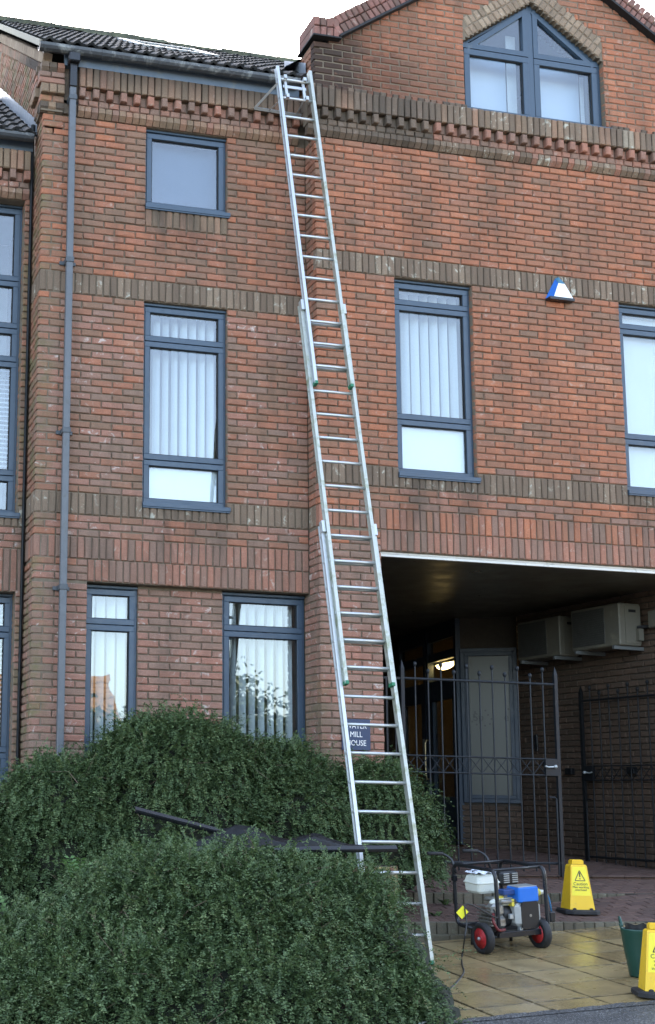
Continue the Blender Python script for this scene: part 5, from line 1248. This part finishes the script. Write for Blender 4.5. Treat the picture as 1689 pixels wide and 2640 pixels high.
def shrub(name, label, base, spec, nshoot, keep, leafL=.0225):
    t = thing(name, label, 'shrub', base, 'evergreen shrubs on the bank')
    C_ = np.array([c for c, r in spec]); R_ = np.array([r for c, r in spec]); ar = (R_[:, 0]*R_[:, 1]+R_[:, 0]*R_[:, 2]+R_[:, 1]*R_[:, 2]); 
    k = rng.choice(len(spec), nshoot*3, p=ar/ar.sum()); d = unit(rng.normal(size=(nshoot*3, 3))); d[:, 2] = np.where(d[:, 2] < -.3, -d[:, 2], d[:, 2])
    p = C_[k]+d*R_[k]*rng.uniform(.84, .99, (nshoot*3, 1)); nrm = unit(d/R_[k]); p = p+nrm*(lump(p)*.055)[:, None]
    ok = np.ones(len(p), bool)
    for c, r in zip(C_, R_): ok &= (((p-c)/(r*.83))**2).sum(1) > 1
    ok &= np.array([bool(keep(q)) for q in p]); p, nrm = p[ok][:nshoot], nrm[ok][:nshoot]; n_ = len(p)
    nc = n_//11; ci = rng.integers(0, n_, nc); own = rng.integers(0, nc, n_)          # sprays: shoots gather in tufts
    cp0, cn0 = p[ci], unit(nrm[ci]+rng.normal(size=(nc, 3))*.45+np.array([0, 0, .1])); tuft = rng.random(n_) < .8
    p = np.where(tuft[:, None], cp0[own]+rng.normal(size=(n_, 3))*.045, p); nrm = np.where(tuft[:, None], cn0[own], nrm)
    dr = unit(nrm*.9+rng.normal(size=(n_, 3))*.42+np.array([0, 0, .1])); Ls = rng.uniform(.08, .23, n_); J = 12
    stray = rng.random(n_) < .02; Ls = np.where(stray, rng.uniform(.25, .36, n_), Ls); dr = np.where(stray[:, None], unit(nrm+np.array([0, 0, .5])+rng.normal(size=(n_, 3))*.3), dr); twp = p.copy(); twd = dr.copy()
    P = []; D = []; Nn = []; 
    for j in range(J):
        dr = unit(dr+np.array([0, 0, -.13])+rng.normal(size=(n_, 3))*.05); p = p+dr*(Ls/J)[:, None]
        sd_ = unit(np.cross(dr, (0, 0, 1.0))); upn = np.cross(sd_, dr)
        for sg_ in (-1, 1):
            P.append(p.copy()); D.append(unit(dr*.6+sd_*sg_*.75+upn*.25+rng.normal(size=(n_, 3))*.25)); Nn.append(unit(upn+rng.normal(size=(n_, 3))*.3))
    P, D, Nn = np.concatenate(P), np.concatenate(D), np.concatenate(Nn); L_ = leafL*rng.uniform(.65, 1.3, len(P))
    V, F_ = leaf_batch(P, D, Nn, L_, L_*.27)
    o = bpy.data.objects.new('foliage', fast_mesh('foliage', V, F_, 'leaf_shrub')); col.objects.link(o); setp(o, t); stuff(o)
    tw = MB()
    for i_ in rng.choice(n_, 420, replace=False):
        a_, d_ = twp[i_]-twd[i_]*.1, twd[i_]; q1 = a_+d_*.13+np.array([0, 0, -.004]); q2 = q1+unit((d_+rng.normal(size=3)*.35+np.array([0, 0, -.2]))[None])[0]*rng.uniform(.08, .2)
        tw.tube([a_, q1, q2], .003, 4, rs=[.0035, .0028, .001], cap=False)
    stuff(tw.build('twigs', 'bark_pale', t))
    hm = bmesh.new()                       # solid dark core, paints the shade inside the shrub
    for c, r in spec:
        M_ = Matrix.Translation(Vector(c)) @ Matrix.Diagonal((r[0]*.84, r[1]*.84, r[2]*.84, 1)); bmesh.ops.create_icosphere(hm, subdivisions=4, radius=1.0, matrix=M_)
    for v in hm.verts: v.co += Vector(rng.normal(size=3)*.012)
    me = bpy.data.meshes.new('shade_core'); hm.to_mesh(me); hm.free(); me.materials.append(MATS['twig_and_shade_core']); o = bpy.data.objects.new('shade_core', me); col.objects.link(o); setp(o, t)
    return len(P)
import time; _t = time.time()
nb = shrub('evergreen_shrub', 'large dark green evergreen shrub spreading against the brick wall', (1.6, -.9, .8),
      [((1.25, -.80, 1.15), (1.15, .72, 1.27)), ((2.25, -.80, 1.15), (.95, .68, .98)), ((3.12, -.82, 1.30), (.64, .56, .70)), ((.25, -.75, 1.0), (.85, .7, .98)), ((-.75, -.75, .75), (.95, .7, .72)), ((3.42, -.85, 1.12), (.34, .42, .32))], 26000,
      keep=lambda p: p[1] < (-.03 if p[0] < 2.9 else -.28) and p[2] > .45)
nf = shrub('evergreen_shrub', 'big mounded evergreen shrub in the foreground under the black gutters', (.7, -3.1, .3),
      [((.80, -3.0, .30), (1.35, 1.15, .98)), ((1.75, -2.95, .30), (.86, 1.05, .86)), ((-.35, -3.1, .12), (.95, 1.0, .64)), ((-1.4, -3.1, .0), (.9, 1.0, .38)), ((2.0, -3.55, .15), (.45, .62, .50)), ((.6, -3.75, .1), (1.75, .75, .62)), ((2.0, -3.85, .05), (.42, .45, .40))], 27000,
      keep=lambda p: p[2] > .1 and p[0] < 2.0+max(0, p[1]+3.4)*.52 and not (p[2] > 1.10 and -2.95 < p[1] < -2.0 and p[0] > .75+.25*math.sin(p[0]*9)))
print('leaves', nb, nf, time.time()-_t)
# bright broad-leaved seedlings
def sprout(pos, label, h, n_, L, lean=(0, 0)):
    t = thing('sprout', label, 'plant', pos); P = []; D = []; Nn = []; LL = []; WW = []; st = MB()
    for k in range(n_):
        a = rng.uniform(0, 6.28); d = np.array([math.cos(a)*.75+lean[0], math.sin(a)*.5+lean[1], .8]); d /= np.linalg.norm(d); p = np.array(pos, float); pts = [p]
        for j in range(6):
            d = d+np.array([0, 0, -.06]); d /= np.linalg.norm(d); p = p+d*h/6; pts.append(p); s_ = np.cross(d, (0, 0, 1)); s_ /= np.linalg.norm(s_)
            for sg_ in (-1, 1): P.append(p); q = d*.5+s_*sg_; D.append(q/np.linalg.norm(q)); Nn.append(np.cross(s_, d)+rng.normal(size=3)*.2); LL.append(L*rng.uniform(.8, 1.2)); WW.append(L*.24)
        st.tube(pts, .002, 4)
    Nn = np.array(Nn); Nn /= np.linalg.norm(Nn, axis=1)[:, None]; V, F_ = leaf_batch(np.array(P), np.array(D), Nn, np.array(LL), np.array(WW))
    o = bpy.data.objects.new('leaves', fast_mesh('leaves', V, F_, 'leaf_young')); col.objects.link(o); setp(o, t); stuff(o); st.build('stems', 'twig_and_shade_core', t)
sprout(tuple(onY(200, 2275, -2.75)), 'pale green broad-leaved sprout growing between the two shrubs', .22, 6, .055)
sprout(tuple(onY(8, 2360, -3.3)), 'pale green sprout at the left edge of the front shrub', .2, 5, .06)
for (u, v, Y, lb) in ((1140, 2272, .05, 'weed growing at the foot of the upper brick step'), (1108, 2300, -.35, 'small weed on the brick step below the larger weed'), (1148, 2335, -.72, 'straggly weed in the joint behind the generator frame'), (1124, 2368, -1.25, 'flat weed on the lower brick step beside the ladder')):
    sprout(tuple(onY(u, v, Y)), lb, .075, 5, .03)

# ------------------------------------------------------------------ planter, gutters on the shrub
t = thing('planter_wall', 'low curved lichen-stained brick wall behind the ladder foot', 'planter wall', (2.95, -1.5, .45))
pl = MB(); cx, cy_, R_ = 2.78, -1.18, .42
pl.lathe((cx, cy_, .3), (0, 0, 1), [(R_-.012, 0), (R_-.012, .79)], 40); plo = pl.build('mortar_core', 'mortar', t)
PB = Pieces('brick', 120)
for r in range(9):
    z0 = .42+r*.075; n_ = 12 if r < 8 else 36; da = 2*math.pi/n_
    if r == 8: z0 = 1.02
    for k in range(n_*(2 if r < 8 and r % 3 == 1 else 1)):
        dd = da/(2 if r < 8 and r % 3 == 1 else 1); a = (k+.5+.5*(r % 2))*dd; rr = R_
        key, arr = brick_arr(2*rr*math.sin(dd/2)-.010, .065, .08, random.randrange(5)); u = np.array([math.cos(a), math.sin(a), 0]); tt = np.array([-u[1], u[0], 0])
        if u[1] > .55: continue
        PB.put(key, arr, frame3(tt, -u, (0, 0, 1), (cx+u[0]*rr, cy_+u[1]*rr, z0+.037)), 'brick_planter')
PB.emit(plo)
def gutterpiece(p, q, label, w=.055, roll=0.0):
    p, q = np.array(p, float), np.array(q, float); d = q-p; L = np.linalg.norm(d); d /= L; s_ = np.cross(d, (0, 0, 1)); s_ /= np.linalg.norm(s_); u = np.cross(s_, d)
    s_, u = s_*math.cos(roll)+u*math.sin(roll), u*math.cos(roll)-s_*math.sin(roll)
    g = MB(); pr = [(-w, .0), (-w*.97, -.018), (-w*.7, -.03), (w*.7, -.03), (w*.97, -.018), (w, 0), (w*.9, 0), (w*.86, -.014), (w*.62, -.024), (-w*.62, -.024), (-w*.86, -.014), (-w*.9, 0)]
    g.prism(pr, s_, u, d, p, 0, L); tag(g.build('gutter_length', 'plastic_black'), label, 'gutter length', 'old black gutter lengths on the shrub')
gutterpiece(onY(478, 2196, -2.58), onY(1020, 2190, -2.46), 'straight black gutter length lying level across the shrub in front of the ladder', .026, 2.3)
gutterpiece(onY(346, 2090, -2.42), onY(600, 2156, -2.36), 'black gutter length sticking up to the left out of the sack', .026, 2.4)
gutterpiece(onY(372, 2216, -2.62), onY(425, 2196, -2.50), 'short black gutter end poking out on the left below the others', .04, .3)
bg_ = MB(); V = []; na, nl_ = 12, 26; A_, B_ = onY(470, 2178, -2.50), onY(960, 2182, -2.42)
for i in range(nl_):
    f = i/(nl_-1); c = A_+(B_-A_)*f; hgt = .135*math.exp(-((f-.30)/.17)**2)+.075*math.exp(-((f-.68)/.12)**2)+.02; wid = .07*math.sin(math.pi*min(1, f*1.02+.02))+.012
    for k in range(na):
        a = math.pi*k/(na-1); V.append(c+np.array([rng.uniform(-.006, .006), -math.cos(a)*wid, math.sin(a)*hgt*(1+.22*math.sin(k*2.1+i*.8))-.01]))
bg_.add(V, [(i*na+k, i*na+k+1, (i+1)*na+k+1, (i+1)*na+k) for i in range(nl_-1) for k in range(na-1)])
tag(bg_.build('plastic_sack', 'sack_black', None, True), 'crumpled black plastic sack draped over the shrub between gutter lengths', 'sack')

# ------------------------------------------------------------------ across the road (mirrored in the window panes)
def house(x0, x1, y0, y1, zg, ze, zr_, label):
    t = thing('house', label, 'house', ((x0+x1)/2, (y0+y1)/2, zg), 'houses across the road')
    w = MB(); w.box(x0, x1, y0, y1, zg, ze); wo = w.build('wall', 'house_render', t)
    r = MB(); ym = (y0+y1)/2; r.add([(x0-.3, y1+.4, ze-.25), (x1+.3, y1+.4, ze-.25), (x1+.3, ym, zr_), (x0-.3, ym, zr_), (x0-.3, y0-.4, ze-.25), (x1+.3, y0-.4, ze-.25)], [(0, 1, 2, 3), (3, 2, 5, 4), (0, 3, 4), (1, 5, 2)]); ro = r.build('roof', 'house_roof', t)
    for k in range(14):
        f = k/14; q = MB(); z_ = ze-.25+(zr_-ze+.25)*f; y_ = y1+.4+(ym-y1-.4)*f; q.box(x0-.3, x1+.3, y_-.02, y_+.05, z_-.01, z_+.05); q.build('tile_course', 'house_roof', ro)
    c = MB(); c.box(x0+1, x0+1.8, ym-.4, ym+.4, zr_-.6, zr_+1.0); c.build('chimney', 'house_roof', ro)
    n_ = int((x1-x0)/2.4)
    for k in range(n_):
        for zz in (zg+1.0, zg+3.6):
            if zz+1.4 > ze: continue
            q = MB(); xx = x0+.8+k*2.4; q.box(xx, xx+1.1, y1+.002, y1+.06, zz, zz+1.3); wi = q.build('window', 'white_trim', t); q = MB(); q.box(xx+.08, xx+1.02, y1+.06, y1+.07, zz+.08, zz+1.22); q.build('pane', 'room_dark', wi)
house(14.5, 25, -23, -16, -2.6, 5.6, 9.3, 'sunlit house with a tiled roof mirrored in the right edge window')
house(3.0, 10.5, -42, -35, -2.6, 3.6, 6.6, 'low sunlit house mirrored in the narrow ground floor window')
t = thing('garden_tree', 'leafy tree across the road mirrored in the ground floor window beside the plaque', 'tree', (13.6, -30, -2.6), 'trees across the road')
q = MB(); q.tube([(13.6, -30, -2.6), (13.7, -30, 0), (13.5, -30.1, 2.5), (13.7, -30, 5)], .2, 10, rs=[.28, .22, .16, .06]); q.tube([(13.6, -30, 1.2), (14.8, -29.6, 3)], .08, 8); q.tube([(13.6, -30, 1.8), (12.4, -30.3, 3.6)], .07, 8); q.build('trunk', 'bark', t)
n_ = 9000; cc = np.array([13.7, -30, 3.4]); d = unit(rng.normal(size=(n_, 3))); cl = cc+unit(rng.normal(size=(60, 3)))*np.array([1.7, 1.5, 2.4])*rng.uniform(.4, 1, (60, 1)); p = cl[rng.integers(0, 60, n_)]+rng.normal(size=(n_, 3))*.33
L_ = rng.uniform(.12, .22, n_); V, F_ = leaf_batch(p, d, unit(rng.normal(size=(n_, 3))), L_, L_*.35)
o = bpy.data.objects.new('crown', fast_mesh('crown', V, F_, 'leaf_tree')); col.objects.link(o); setp(o, t); stuff(o)
tree_me = fast_mesh('crown', V-cc, F_, 'leaf_tree')
for k, (x_, y_, sx_, sz_, lb_) in enumerate(((8.2, -29, 1.15, .75, 'broad bushy tree across the road mirrored low in the narrow window'), (18.5, -31, 1.3, 1.0, 'round tree across the road right of the mirrored tree'), (2.5, -32, 1.4, .85, 'wide tree across the road behind the camera'), (-4.5, -30, 1.3, .95, 'tall tree across the road left of the wide tree'), (-11, -31, 1.5, .9, 'spreading tree at the far left across the road'), (27.5, -30, 1.4, 1.0, 'spreading tree beyond the sunlit house across the road'))):
    t2 = thing('garden_tree', lb_, 'tree', (x_, y_, -2.6), 'trees across the road')
    q = MB(); q.tube([(x_, y_, -2.6), (x_+.1, y_, 0), (x_-.1, y_, 2.0)], .2, 10, rs=[.25, .2, .1]); q.build('trunk', 'bark', t2)
    o = bpy.data.objects.new('crown', tree_me); col.objects.link(o); setp(o, t2); stuff(o); o.location = (x_, y_, 3.4*sz_+.1); o.scale = (sx_*1.5, 1.2, sz_); o.rotation_euler = (0, 0, k*1.3)
